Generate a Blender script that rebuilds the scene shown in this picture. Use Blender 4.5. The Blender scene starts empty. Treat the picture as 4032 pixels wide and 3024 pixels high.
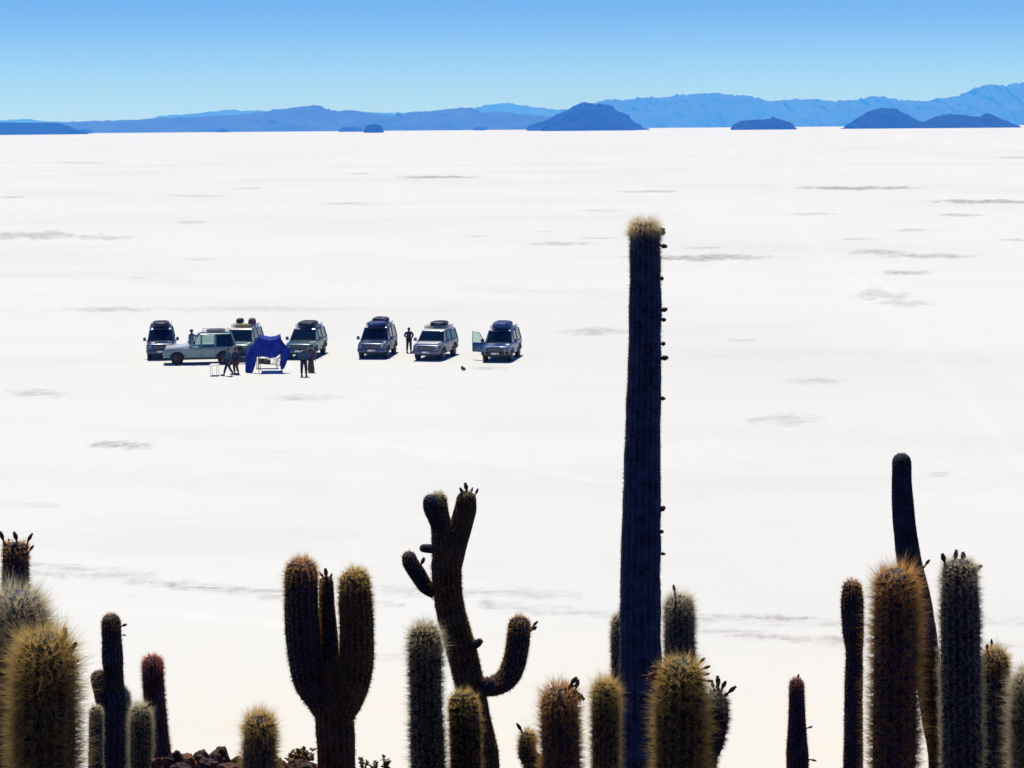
import bpy, bmesh, math, random
import numpy as np
from mathutils import Vector, Matrix, noise as mnoise

S = bpy.context.scene
COL = S.collection
RNG = np.random.default_rng(7)
rnd = random.Random(11)

# ------------------------------------------------------------------ camera
FPX = 8500.0                     # focal length in photograph pixels (frame 4032 x 3024)
CAMH = 14.5                      # eye height above the salt
pitch = math.atan((1512 - 502) / FPX)
roll = 0.00794
F = Vector((0, math.cos(pitch), -math.sin(pitch)))
R0 = Vector((1, 0, 0)); U0 = R0.cross(F)
R = (R0 * math.cos(roll) - U0 * math.sin(roll)).normalized()
U = R.cross(F)
CAM = Vector((0, 0, CAMH))
cd = bpy.data.cameras.new('camera')
cd.sensor_fit = 'HORIZONTAL'; cd.sensor_width = 36.0
cd.lens = 36.0 * FPX / 4032.0
cd.clip_start = 0.2; cd.clip_end = 90000
cam = bpy.data.objects.new('camera', cd); COL.objects.link(cam)
M = Matrix((R, U, -F)).transposed().to_4x4(); M.translation = CAM
cam.matrix_world = M
S.camera = cam

# ------------------------------------------------------------------ sky, sun, exposure
SUN_EL = math.radians(70)
SUN_AZ = math.radians(-14)       # measured from +Y (ahead) towards +X; the sun stands ahead, a little to the left
W = bpy.data.worlds.new('World'); S.world = W; W.use_nodes = True
nt = W.node_tree; nt.nodes.clear()
sky = nt.nodes.new('ShaderNodeTexSky'); sky.sky_type = 'NISHITA'; sky.sun_disc = False
sky.sun_elevation = SUN_EL; sky.sun_rotation = SUN_AZ
sky.altitude = 3600; sky.air_density = 1.0; sky.dust_density = 0.0; sky.ozone_density = 3.0
tint = nt.nodes.new('ShaderNodeMix'); tint.data_type = 'RGBA'; tint.blend_type = 'MULTIPLY'
tint.inputs['Factor'].default_value = 1.0
# clear high-altitude air: the pale band hugs the horizon and the blue deepens quickly above it
tcw = nt.nodes.new('ShaderNodeTexCoord'); sxw = nt.nodes.new('ShaderNodeSeparateXYZ'); rw = nt.nodes.new('ShaderNodeValToRGB')
nt.links.new(tcw.outputs['Generated'], sxw.inputs[0]); nt.links.new(sxw.outputs[2], rw.inputs[0])
rw.color_ramp.interpolation = 'EASE'
SKY = [(0.0, (.61, .79, 1.14)), (.018, (.57, .75, 1.11)), (.062, (.38, .575, 1.0)), (.35, (.15, .38, .88)), (1.0, (.08, .26, .75))]
while len(rw.color_ramp.elements) < len(SKY): rw.color_ramp.elements.new(.5)
for e, (p_, c_) in zip(rw.color_ramp.elements, SKY): e.position = p_; e.color = (*c_, 1)
nt.links.new(rw.outputs[0], tint.inputs[7])
bg = nt.nodes.new('ShaderNodeBackground'); bg.inputs[1].default_value = 0.105
wo = nt.nodes.new('ShaderNodeOutputWorld')
nt.links.new(sky.outputs[0], tint.inputs[6]); nt.links.new(tint.outputs[2], bg.inputs[0])
nt.links.new(bg.outputs[0], wo.inputs[0])
sl = bpy.data.lights.new('sun', 'SUN'); sl.energy = 4.6; sl.angle = math.radians(0.53); sl.color = (1.0, 0.945, 0.80)
so = bpy.data.objects.new('sun', sl); COL.objects.link(so)
sd = Vector((math.sin(SUN_AZ) * math.cos(SUN_EL), math.cos(SUN_AZ) * math.cos(SUN_EL), math.sin(SUN_EL)))
so.rotation_euler = (-sd).to_track_quat('-Z', 'Y').to_euler(); so.location = (0, 0, 200)
S.view_settings.view_transform = 'Standard'; S.view_settings.look = 'None'
S.view_settings.exposure = 0.0; S.view_settings.gamma = 1.0; S.view_settings.use_curve_mapping = False
S.render.engine = 'CYCLES'
S.cycles.max_bounces = 6; S.cycles.diffuse_bounces = 3; S.cycles.transparent_max_bounces = 8
S.cycles.volume_bounces = 2; S.cycles.caustics_reflective = False; S.cycles.caustics_refractive = False
S.cycles.sample_clamp_indirect = 6
S.cycles.use_denoising = True

K = 4032 / 2212.0                # my own measuring grid: 2212 wide
def ray(u, v):
    return F * FPX + R * (u - 2016) - U * (v - 1512)
def gnd(u, v, z=0.0):            # full-size pixel -> point on the salt
    d = ray(u, v); t = (z - CAMH) / d.z
    return CAM + d * t
def pl(u, v, Y):                 # full-size pixel -> point on the upright plane at distance Y
    d = ray(u, v); return CAM + d * (Y / d.y)

# ------------------------------------------------------------------ materials
def mat(name, col, rough=0.6, metal=0.0, coat=0.0, var=0.0, scale=8.0, bump=0.0, spec=0.5, trans=None):
    m = bpy.data.materials.new(name); m.use_nodes = True
    t = m.node_tree; b = t.nodes['Principled BSDF']
    b.inputs['Base Color'].default_value = (*col, 1); b.inputs['Roughness'].default_value = rough
    b.inputs['Metallic'].default_value = metal; b.inputs['Coat Weight'].default_value = coat
    b.inputs['Coat Roughness'].default_value = 0.08
    b.inputs['Specular IOR Level'].default_value = spec
    if var or bump:
        tc = t.nodes.new('ShaderNodeTexCoord'); n = t.nodes.new('ShaderNodeTexNoise')
        n.inputs['Scale'].default_value = scale; n.inputs['Detail'].default_value = 6
        t.links.new(tc.outputs['Object'], n.inputs['Vector'])
        if var:
            cr = t.nodes.new('ShaderNodeValToRGB')
            cr.color_ramp.elements[0].position = 0.3; cr.color_ramp.elements[1].position = 0.7
            cr.color_ramp.elements[0].color = (*[c * (1 - var) for c in col], 1)
            cr.color_ramp.elements[1].color = (*[min(1, c * (1 + var)) for c in col], 1)
            t.links.new(n.outputs['Fac'], cr.inputs[0]); t.links.new(cr.outputs[0], b.inputs['Base Color'])
        if bump:
            bm = t.nodes.new('ShaderNodeBump'); bm.inputs['Strength'].default_value = bump; bm.inputs['Distance'].default_value = 0.02
            t.links.new(n.outputs['Fac'], bm.inputs['Height']); t.links.new(bm.outputs[0], b.inputs['Normal'])
    return m

def nd(t, kind, **kw):
    n = t.nodes.new(kind)
    for k, v in kw.items(): setattr(n, k, v)
    return n

# ------------------------------------------------------------------ object helpers
def tag(o, label=None, cat=None, group=None, kind=None):
    if label: o['label'] = label
    if cat: o['category'] = cat
    if group: o['group'] = group
    if kind: o['kind'] = kind
    return o
def empty(name, loc, rz=0.0):
    o = bpy.data.objects.new(name, None); COL.objects.link(o)
    o.location = loc; o.rotation_euler = (0, 0, rz); o.empty_display_size = 0.3
    return o
def mesh_obj(name, verts, faces, m, parent=None, smooth=False):
    me = bpy.data.meshes.new(name); me.from_pydata([tuple(v) for v in verts], [], faces); me.update()
    if m is not None: me.materials.append(m)
    if smooth: me.polygons.foreach_set('use_smooth', [True] * len(me.polygons))
    o = bpy.data.objects.new(name, me); COL.objects.link(o)
    if parent is not None: o.parent = parent
    return o
class MB:
    def __init__(s): s.v = []; s.f = []
    def add(s, v, f):
        n = len(s.v); s.v += [tuple(p) for p in v]; s.f += [tuple(i + n for i in q) for q in f]; return s
    def box(s, x0, x1, y0, y1, z0, z1):
        v = [(x, y, z) for z in (z0, z1) for y in (y0, y1) for x in (x0, x1)]
        return s.add(v, [(0, 2, 3, 1), (4, 5, 7, 6), (0, 1, 5, 4), (2, 6, 7, 3), (0, 4, 6, 2), (1, 3, 7, 5)])
    def hull8(s, low, up):      # two quads
        return s.add(list(low) + list(up), [(3, 2, 1, 0), (4, 5, 6, 7), (0, 1, 5, 4), (1, 2, 6, 5), (2, 3, 7, 6), (3, 0, 4, 7)])
    def tube(s, pts, r, n=8, cap=True):
        pts = [Vector(p) for p in pts]; rs = r if hasattr(r, '__len__') else [r] * len(pts)
        vs = []; fs = []
        for i, p in enumerate(pts):
            t = (pts[min(i + 1, len(pts) - 1)] - pts[max(i - 1, 0)]).normalized()
            a = t.cross(Vector((0, 0, 1)) if abs(t.z) < .9 else Vector((0, 1, 0))).normalized(); b = t.cross(a)
            for k in range(n):
                w = 2 * math.pi * k / n; vs.append(p + (a * math.cos(w) + b * math.sin(w)) * rs[i])
        for i in range(len(pts) - 1):
            for k in range(n):
                a0 = i * n + k; a1 = i * n + (k + 1) % n; fs.append((a0, a1, a1 + n, a0 + n))
        if cap: fs.append(tuple(range(n - 1, -1, -1))); fs.append(tuple(range((len(pts) - 1) * n, len(pts) * n)))
        return s.add(vs, fs)
    def build(s, name, m, parent=None, bevel=0.0, seg=2, smooth=False):
        o = mesh_obj(name, s.v, s.f, m, parent, smooth)
        if bevel:
            b = bmesh.new(); b.from_mesh(o.data)
            bmesh.ops.recalc_face_normals(b, faces=b.faces)
            ed = [e for e in b.edges if len(e.link_faces) == 2 and e.calc_face_angle(0) > 0.35]
            bmesh.ops.bevel(b, geom=ed, offset=bevel, segments=seg, profile=0.5, affect='EDGES', clamp_overlap=True)
            for f in b.faces: f.smooth = True
            b.to_mesh(o.data); b.free()
            try: o.data.set_sharp_from_angle(angle=0.7)
            except Exception: pass
        return o

# ================================================================== SETTING
# ---- salt flat
def salt_nodes(t):
    """shared salt colour; returns colour socket, bump socket"""
    tc = nd(t, 'ShaderNodeTexCoord')
    def noise(sc, det=4, rough=.55, stretch=None):
        mp = nd(t, 'ShaderNodeMapping'); t.links.new(tc.outputs['Object'], mp.inputs[0])
        mp.inputs['Scale'].default_value = stretch or (1, 1, 1)
        n = nd(t, 'ShaderNodeTexNoise'); n.inputs['Scale'].default_value = sc
        n.inputs['Detail'].default_value = det; n.inputs['Roughness'].default_value = rough
        t.links.new(mp.outputs[0], n.inputs['Vector']); return n.outputs['Fac']
    def mix(a, b, fac, mode='MIX'):
        m = nd(t, 'ShaderNodeMix', data_type='RGBA', blend_type=mode)
        if isinstance(fac, float): m.inputs[0].default_value = fac
        else: t.links.new(fac, m.inputs[0])
        for s_, i in ((a, 6), (b, 7)):
            if isinstance(s_, tuple): m.inputs[i].default_value = (*s_, 1)
            else: t.links.new(s_, m.inputs[i])
        return m.outputs[2]
    def ramp(sock, p0, p1, v0=0., v1=1.):
        mr = nd(t, 'ShaderNodeMapRange', interpolation_type='SMOOTHSTEP')
        t.links.new(sock, mr.inputs[0])
        for i, v in zip((1, 2, 3, 4), (p0, p1, v0, v1)): mr.inputs[i].default_value = v
        return mr.outputs[0]
    c = mix(SALT_LIGHT, SALT_GREY, ramp(noise(.011, 5), .42, .68, 0, .55))
    c = mix(c, SALT_GREY, ramp(noise(.09, 6, .6, (.45, 1, 1)), .5, .75, 0, .5))
    c = mix(c, SALT_GREY, ramp(noise(.7, 6, .65, (.5, 1, 1)), .5, .8, 0, .45))
    c = mix(c, SALT_GREY, ramp(noise(5, 5, .7), .5, .8, 0, .4))
    sep = nd(t, 'ShaderNodeSeparateXYZ'); t.links.new(tc.outputs['Object'], sep.inputs[0])
    near = ramp(sep.outputs[1], 47, 66, 1, 0)
    nm = nd(t, 'ShaderNodeMath', operation='MULTIPLY'); t.links.new(near, nm.inputs[0])
    t.links.new(ramp(noise(.25, 5), .3, .7, .35, 1), nm.inputs[1])
    c = mix(c, (.71, .675, .60), nm.outputs[0])
    return c, noise(2.5, 8, .7), mix, ramp, noise, tc
SALT_LIGHT = (.688, .698, .692); SALT_GREY = (.60, .605, .61); SALT_TRACK = (.725, .725, .715)
salt = bpy.data.materials.new('salt'); salt.use_nodes = True
t = salt.node_tree; b = t.nodes['Principled BSDF']; b.inputs['Roughness'].default_value = .85; b.inputs['Specular IOR Level'].default_value = .15
c, h, mix, ramp, noise, tc = salt_nodes(t)
at = nd(t, 'ShaderNodeAttribute'); at.attribute_name = 'mask'
sp = nd(t, 'ShaderNodeSeparateColor'); t.links.new(at.outputs['Color'], sp.inputs[0])
n1 = noise(1.6, 10, .78, (.5, 1, 1))
c = mix(c, SALT_TRACK, sp.outputs[1])
mu = nd(t, 'ShaderNodeMath', operation='MULTIPLY'); t.links.new(sp.outputs[0], mu.inputs[0]); t.links.new(ramp(n1, .40, .60, .15, 1.4), mu.inputs[1]); mu.use_clamp = True
c = mix(c, (.26, .235, .25), mu.outputs[0])
t.links.new(c, b.inputs['Base Color'])
bp = nd(t, 'ShaderNodeBump'); bp.inputs['Strength'].default_value = .25; bp.inputs['Distance'].default_value = .03
t.links.new(h, bp.inputs['Height']); t.links.new(bp.outputs[0], b.inputs['Normal'])

# marks lying in the salt: soft ellipses (u, v, width, height, strength) and soft bands, worked out on the measuring grid and stored on the sheet
PATCH = [
 (950, 383, 150, 5, .9), (1850, 406, 230, 6, .95), (2135, 435, 230, 7, .9), (1410, 414, 130, 4, .6), (1520, 536, 80, 4, .5),
 (1515, 556, 280, 13, .8), (1900, 546, 130, 9, .6), (2010, 553, 190, 9, .65), (1285, 717, 140, 15, .5), (258, 962, 120, 14, .8),
 (60, 508, 260, 17, .65), (220, 514, 130, 8, .4), (1955, 589, 100, 8, .7), (1210, 526, 130, 7, .5), (1295, 515, 80, 4, .45),
 (1905, 638, 110, 18, .45), (1960, 655, 120, 12, .4), (1760, 822, 120, 12, .45), (80, 850, 120, 14, .4), (660, 860, 160, 14, .35),
 (1060, 795, 80, 6, .4), (750, 440, 90, 4, .5), (420, 423, 120, 4, .45), (1690, 905, 160, 22, .35), (2075, 465, 90, 5, .6),
 (240, 668, 170, 8, .5), (560, 668, 420, 9, .3), (780, 375, 60, 3, .4), (1030, 510, 50, 3, .4), (1750, 462, 100, 5, .45), (1850, 517, 80, 4, .45),
 (25, 426, 60, 4, .5), (410, 481, 70, 4, .5), (540, 407, 60, 3, .45), (1600, 735, 60, 6, .4), (1970, 497, 60, 5, .45),
 (2030, 1025, 50, 7, .45), (300, 600, 60, 4, .35), (1300, 455, 80, 4, .35), (2190, 340, 60, 3, .5), (2190, 518, 60, 4, .5), (430, 560, 90, 4, .3),
 (180, 352, 110, 3, .4), (1180, 500, 40, 3, .35)]
ROUGH = [
 (-20, 1218, 330, 1238, 11, .42), (60, 1232, 700, 1292, 12, .38), (330, 1262, 620, 1280, 8, .7), (560, 1290, 870, 1306, 6, .5),
 (-20, 1090, 120, 1094, 10, .25), (800, 1275, 1250, 1285, 12, .4), (1040, 1305, 1360, 1330, 10, .4), (1120, 1318, 1180, 1322, 6, .6),
 (1490, 1335, 1900, 1350, 11, .34), (1500, 1362, 1830, 1388, 12, .38), (1500, 1330, 1740, 1336, 6, .55), (1640, 1375, 1880, 1384, 7, .6),
 (2010, 1332, 2240, 1345, 11, .34), (2130, 1392, 2240, 1400, 8, .4), (700, 1415, 960, 1425, 7, .3), (1130, 1560, 1320, 1566, 6, .3),
 (-20, 1020, 700, 1050, 26, .08), (500, 980, 1340, 1030, 26, .07), (1430, 930, 2240, 960, 26, .08), (1500, 1050, 2240, 1040, 22, .07),
 (150, 1140, 900, 1160, 14, .06), (1000, 620, 1340, 640, 12, .12), (-20, 590, 400, 600, 10, .12), (1470, 760, 2240, 775, 16, .12)]
TRACK = [([(1730, 318), (1708, 360), (1692, 420), (1705, 470), (1760, 535), (1820, 590), (1880, 640), (1960, 710), (2080, 850), (2230, 1030)], 15, .32),
      ([(1890, 292), (2000, 302), (2230, 318)], 3, .8), ([(760, 950), (1000, 990), (1350, 1045)], 7, .6),
      ([(-20, 1300), (300, 1320), (640, 1352)], 9, .7), ([(1400, 600), (1500, 590), (1600, 560)], 4, .5),
      ([(1840, 600), (1900, 640), (1960, 668)], 3.5, .95), ([(1875, 590), (1930, 632), (1990, 662)], 3.5, .95)]
sf = np.linspace(-.262, .262, 420); sc = [-60, -12, -4, -1.6, -.8, -.45, -.3]
ss = np.array(sc + list(sf) + [-a for a in sc[::-1]])
yf = 44 * (1500 / 44) ** (np.linspace(0, 1, 520)); yy = np.array([-900, -300, -60, 0, 38] + list(yf) + [1800, 2400, 3400, 5000, 8000, 13000, 19000, 26000])
XX = ss[None, :] * np.maximum(yy, 44)[:, None]; lim = 14000 - 40.0 * np.abs(np.arange(len(ss)) - (len(ss) - 1) / 2 - 0) ; lim = 14000 + 3 * np.abs(np.arange(len(ss)) - len(ss) / 2)[None, :]
XX = np.clip(XX, -lim, lim); YY = np.repeat(yy[:, None], len(ss), 1)
Rn, Un, Fn = np.array(R), np.array(U), np.array(F)
D3 = np.stack([XX, YY, np.full_like(XX, -CAMH)], -1)
dep = np.maximum(D3 @ Fn, 1.0); uu = (2016 + FPX * (D3 @ Rn) / dep) / K; vv = (1512 - FPX * (D3 @ Un) / dep) / K
ok_ = (YY > 40)
wob = np.array([mnoise.noise(Vector((a * .021, b * .06, 1.7))) for a, b in zip(uu.ravel(), vv.ravel())]).reshape(uu.shape)
wob2 = np.array([mnoise.noise(Vector((a * .09, b * .25, 4.7))) for a, b in zip(uu.ravel(), vv.ravel())]).reshape(uu.shape)
dark = np.zeros_like(uu); light = np.zeros_like(uu)
for (cu, cv, w, hh, s_) in PATCH:
    q = ((uu - cu) / (w * .62)) ** 2 + ((vv - cv + wob * hh * .45) / (hh * .62 + .6)) ** 2
    dark = np.maximum(dark, s_ * np.clip(1 - q + .6 * wob2, 0, 1) ** .8)
def seg(pts, w, s_, out):
    for (a, b), (c_, d_) in zip(pts[:-1], pts[1:]):
        L2 = (c_ - a) ** 2 + (d_ - b) ** 2; tt = np.clip(((uu - a) * (c_ - a) + (vv - b) * (d_ - b)) / L2, 0, 1)
        dx = uu - a - tt * (c_ - a); dy = vv - b - tt * (d_ - b) + wob * w * .7
        np.maximum(out, s_ * np.clip(1 - (dx * dx * .5 + dy * dy) / w ** 2, 0, 1), out=out)
for (a, b, c_, d_, hh, s_) in ROUGH: seg([(a, b), (c_, d_)], hh * (1 + 0), s_ * np.clip(.75 + .6 * wob2, 0, 1), dark)
for pts, w, s_ in TRACK: seg(pts, w, s_, light)
dark *= ok_; light *= ok_
ny, nx = XX.shape
Vv = np.stack([XX, YY, np.zeros_like(XX)], -1).reshape(-1, 3)
ii, jj = np.meshgrid(np.arange(nx - 1), np.arange(ny - 1)); a0 = (jj * nx + ii).ravel()
Ff = np.stack([a0, a0 + 1, a0 + nx + 1, a0 + nx], 1)
me = bpy.data.meshes.new('salt_flat'); me.vertices.add(len(Vv)); me.vertices.foreach_set('co', Vv.astype(np.float32).ravel())
me.loops.add(len(Ff) * 4); me.loops.foreach_set('vertex_index', Ff.astype(np.int32).ravel())
me.polygons.add(len(Ff)); me.polygons.foreach_set('loop_start', np.arange(0, len(Ff) * 4, 4, dtype=np.int32)); me.update(calc_edges=True)
ca = me.color_attributes.new('mask', 'FLOAT_COLOR', 'POINT')
ca.data.foreach_set('color', np.stack([dark, light, np.zeros_like(dark), np.ones_like(dark)], -1).astype(np.float32).ravel())
me.materials.append(salt); g = bpy.data.objects.new('salt_flat', me); COL.objects.link(g); tag(g, kind='structure')

# ---- island ground falling to the salt
def terr(x, y):
    z = 12.9 - .338 * y if y >= 0 else 12.9 - .46 * y
    z -= (abs(x) / 62.0) ** 4 * 22
    if y > 33: z -= (y - 33) * .02
    z += .28 * mnoise.noise(Vector((x * .35, y * .35, 3))) + .12 * mnoise.noise(Vector((x * 1.3, y * 1.3, 5)))
    z += 1.95 * math.exp(-(((x + 2.15) / 1.35) ** 2 + ((y - 16.6) / 1.2) ** 2))
    return max(z, -1.5)
soil = mat('island_soil', (.06, .038, .026), .95, var=.45, scale=3.0, bump=.6, spec=.1)
xs = sorted(set([-90, -75, -60, -48, -38, -30, -24] + [round(-20 + .5 * i, 2) for i in range(81)] + [24, 30, 38, 48, 60, 75, 90]))
ys = sorted(set([-90, -75, -60, -48, -38, -30, -24, -18, -14, -11, -8, -6] + [round(-4 + .5 * i, 2) for i in range(98)]))
v = [(x, y, terr(x, y)) for y in ys for x in xs]; nx = len(xs)
f = [(j * nx + i, j * nx + i + 1, (j + 1) * nx + i + 1, (j + 1) * nx + i) for j in range(len(ys) - 1) for i in range(nx - 1)]
g = mesh_obj('island_ground', v, f, soil, smooth=True); tag(g, kind='structure')

# ---- far mountains and islands: real ridges with depth
def hillmat(name, col):
    return mat(name, col, .95, var=.35, scale=.004, spec=.05)
M_FAR = hillmat('far_rock', (.055, .055, .06)); M_ISL = hillmat('islet_rock', (.012, .013, .016))
def ridge(name, pts, D, depth, m, label=None, rough=1.0, base_drop=12, kind='structure', seed=0, cat=None, n=220):
    """pts: skyline (u,v) in 2212 grid"""
    us = np.linspace(pts[0][0], pts[-1][0], n); vs = np.interp(us, [p[0] for p in pts], [p[1] for p in pts])
    rows = 15; V = []
    hs = []
    for u_, v_ in zip(us, vs):
        hs.append(max(0.0, pl(u_ * K, v_ * K, D).z))
    hs = np.array(hs); mx = hs.max()
    for j in range(rows):
        a = j / (rows - 1) * 2 - 1
        for i in range(n):
            h_ = hs[i]; x = pl(us[i] * K, vs[i] * K, D).x
            prof = max(0.0, 1 - abs(a) ** 1.25)
            q = Vector((us[i] * .035, a * 2.2, seed))
            r1 = mnoise.fractal(q * 1.6, 1.0, 2.1, 5)
            z = h_ * prof
            if abs(a) < .99: z *= 1 + .28 * r1 * rough * (abs(a) + .08) 
            z += mx * .06 * rough * mnoise.fractal(q * 5, .9, 2.2, 4) * prof
            V.append((x + depth * .08 * r1, D + a * depth + depth * .15 * r1, max(z, 0) - (base_drop if abs(a) > .99 else 0) - .5))
    f = [(j * n + i, j * n + i + 1, (j + 1) * n + i + 1, (j + 1) * n + i) for j in range(rows - 1) for i in range(n - 1)]
    o = mesh_obj(name, V, f, m, smooth=False)
    tag(o, kind=kind)
    return o
HZ = lambda u_: (518 - .00794 * u_ * K) / K
ridge('mountain_range', [(-60, 262), (0, 260), (60, 257), (110, 263), (300, 262), (340, 250), (400, 247), (440, 243), (500, 236), (520, 240), (560, 238), (600, 243), (760, 243),
      (860, 243), (1020, 234), (1050, 226), (1100, 222), (1150, 231), (1200, 236), (1300, 240)], 25000, 900, M_FAR, seed=2)
ridge('mountain_range', [(120, 284), (150, 264), (200, 262), (300, 258), (420, 252), (500, 249), (560, 243), (600, 236), (640, 231), (680, 228), (705, 235), (730, 240), (760, 237), (800, 246), (850, 250),
      (880, 243), (930, 240), (980, 234), (1010, 232), (1050, 243), (1080, 240), (1120, 246), (1170, 250), (1230, 254), (1300, 262), (1330, 275)], 14500, 800, M_FAR, seed=5)
ridge('mountain_range', [(1180, 262), (1230, 240), (1290, 221), (1310, 214), (1340, 218), (1380, 211), (1430, 210), (1460, 205), (1540, 201), (1580, 207), (1610, 206), (1660, 219), (1700, 215), (1760, 214), (1800, 218), (1850, 216),
      (1890, 207), (1920, 211), (1950, 217), (2000, 218), (2060, 208), (2100, 194), (2130, 183), (2150, 181), (2165, 185), (2190, 181), (2240, 176), (2290, 180)], 20500, 1100, M_FAR, seed=9)
def islet(pts, D, depth, seed, rough=.8, n=90):
    return ridge('rocky_island', pts, D, depth, M_ISL, seed=seed, rough=rough, n=n)
islet([(-60, 263), (0, 264), (60, 265), (120, 265), (135, 268), (155, 278), (163, 284)], 9500, 260, 1, .4)
islet([(170, 283), (178, 278), (188, 279), (198, 283)], 12000, 40, 11, n=30)
islet([(468, 281), (476, 278), (486, 278), (492, 281)], 12500, 40, 12, n=30)
islet([(733, 279), (742, 274), (770, 275), (783, 279)], 10500, 50, 13, n=30)
islet([(787, 280), (794, 270), (806, 268), (820, 269), (828, 279)], 7600, 50, 14, n=40)
islet([(1022, 278), (1030, 274), (1042, 274), (1048, 277)], 12000, 40, 15, n=30)
islet([(1140, 276), (1180, 258), (1215, 243), (1240, 228), (1262, 219), (1280, 226), (1300, 224), (1318, 229), (1340, 243), (1365, 258), (1388, 275)], 9300, 330, 3)
islet([(1170, 277), (1200, 268), (1225, 249), (1250, 238), (1275, 235), (1290, 240), (1320, 256), (1350, 270), (1372, 277)], 8300, 200, 4)
islet([(1582, 272), (1598, 261), (1630, 258), (1660, 257), (1670, 252), (1685, 258), (1705, 263), (1715, 272)], 7600, 90, 6)
islet([(1832, 270), (1850, 256), (1872, 242), (1900, 233), (1935, 234), (1955, 243), (1980, 261), (2010, 264), (2030, 268)], 8000, 170, 7)
islet([(1985, 269), (2020, 252), (2050, 245), (2090, 249), (2115, 252), (2130, 244), (2145, 246), (2165, 258), (2190, 268)], 7900, 150, 8)

# ---- the air
hz = MB().box(-15000, 15000, -1000, 27500, -2.5, 470).build('haze', None)
hm = bpy.data.materials.new('haze_air'); hm.use_nodes = True; t = hm.node_tree; t.nodes.clear()
pv = nd(t, 'ShaderNodeVolumePrincipled'); pv.inputs['Color'].default_value = (.030, .235, 1.0, 1)
pv.inputs['Density'].default_value = 1.05e-4; pv.inputs['Absorption Color'].default_value = (1, 1, 1, 1)
pv.inputs['Anisotropy'].default_value = 0.0
ou = nd(t, 'ShaderNodeOutputMaterial'); t.links.new(pv.outputs[0], ou.inputs['Volume'])
hm.cycles.homogeneous_volume = True
hz.data.materials.append(hm); tag(hz, kind='stuff')
#HAZE_END

# ================================================================== CACTI
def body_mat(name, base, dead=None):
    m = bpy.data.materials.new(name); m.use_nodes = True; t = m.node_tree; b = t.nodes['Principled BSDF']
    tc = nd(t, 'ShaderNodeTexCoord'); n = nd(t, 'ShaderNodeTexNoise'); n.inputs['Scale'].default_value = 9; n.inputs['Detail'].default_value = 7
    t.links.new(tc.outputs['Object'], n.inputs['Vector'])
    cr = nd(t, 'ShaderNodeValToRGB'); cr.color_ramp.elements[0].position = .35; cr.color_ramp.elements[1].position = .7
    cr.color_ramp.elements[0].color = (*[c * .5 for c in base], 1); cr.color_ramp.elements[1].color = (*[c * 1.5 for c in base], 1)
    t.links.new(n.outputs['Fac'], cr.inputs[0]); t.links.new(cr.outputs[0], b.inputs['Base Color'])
    b.inputs['Roughness'].default_value = .75; b.inputs['Specular IOR Level'].default_value = .15
    bm = nd(t, 'ShaderNodeBump'); bm.inputs['Strength'].default_value = .5; bm.inputs['Distance'].default_value = .01
    n2 = nd(t, 'ShaderNodeTexNoise'); n2.inputs['Scale'].default_value = 60; t.links.new(tc.outputs['Object'], n2.inputs['Vector'])
    t.links.new(n2.outputs['Fac'], bm.inputs['Height']); t.links.new(bm.outputs[0], b.inputs['Normal'])
    return m
def spine_mat(name, base, tip, thru=.58):
    m = bpy.data.materials.new(name); m.use_nodes = True; t = m.node_tree; b = t.nodes['Principled BSDF']
    at = nd(t, 'ShaderNodeAttribute'); at.attribute_name = 'tone'
    sp = nd(t, 'ShaderNodeSeparateColor'); t.links.new(at.outputs['Color'], sp.inputs[0])
    mx = nd(t, 'ShaderNodeMix', data_type='RGBA'); t.links.new(sp.outputs[0], mx.inputs[0])
    mx.inputs[6].default_value = (*base, 1); mx.inputs[7].default_value = (*tip, 1)
    b.inputs['Roughness'].default_value = .5; b.inputs['Specular IOR Level'].default_value = .4
    t.links.new(mx.outputs[2], b.inputs['Base Color'])
    tr = nd(t, 'ShaderNodeBsdfTranslucent'); t.links.new(mx.outputs[2], tr.inputs[0])
    ms = nd(t, 'ShaderNodeMixShader'); ms.inputs[0].default_value = thru
    t.links.new(b.outputs[0], ms.inputs[1]); t.links.new(tr.outputs[0], ms.inputs[2])
    t.links.new(ms.outputs[0], t.nodes['Material Output'].inputs[0]); return m
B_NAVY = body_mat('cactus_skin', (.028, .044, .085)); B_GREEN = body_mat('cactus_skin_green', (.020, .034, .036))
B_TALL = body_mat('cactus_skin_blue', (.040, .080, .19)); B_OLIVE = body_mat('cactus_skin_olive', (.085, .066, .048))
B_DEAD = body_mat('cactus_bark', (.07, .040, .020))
SP = {'gold': spine_mat('gold_spines', (.075, .042, .014), (.95, .68, .24)),
      'amber': spine_mat('amber_spines', (.075, .032, .012), (.95, .56, .19)),
      'red': spine_mat('rusty_spines', (.075, .025, .014), (.90, .33, .17)),
      'cream': spine_mat('cream_spines', (.035, .030, .022), (.95, .82, .54)),
      'grey': spine_mat('grey_spines', (.020, .020, .020), (.45, .38, .28))}
M_BUD = mat('bud_skin', (.045, .030, .022), .7, var=.4, scale=40)
M_BUDR = mat('red_bud_skin', (.16, .035, .03), .7, var=.4, scale=40)

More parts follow.
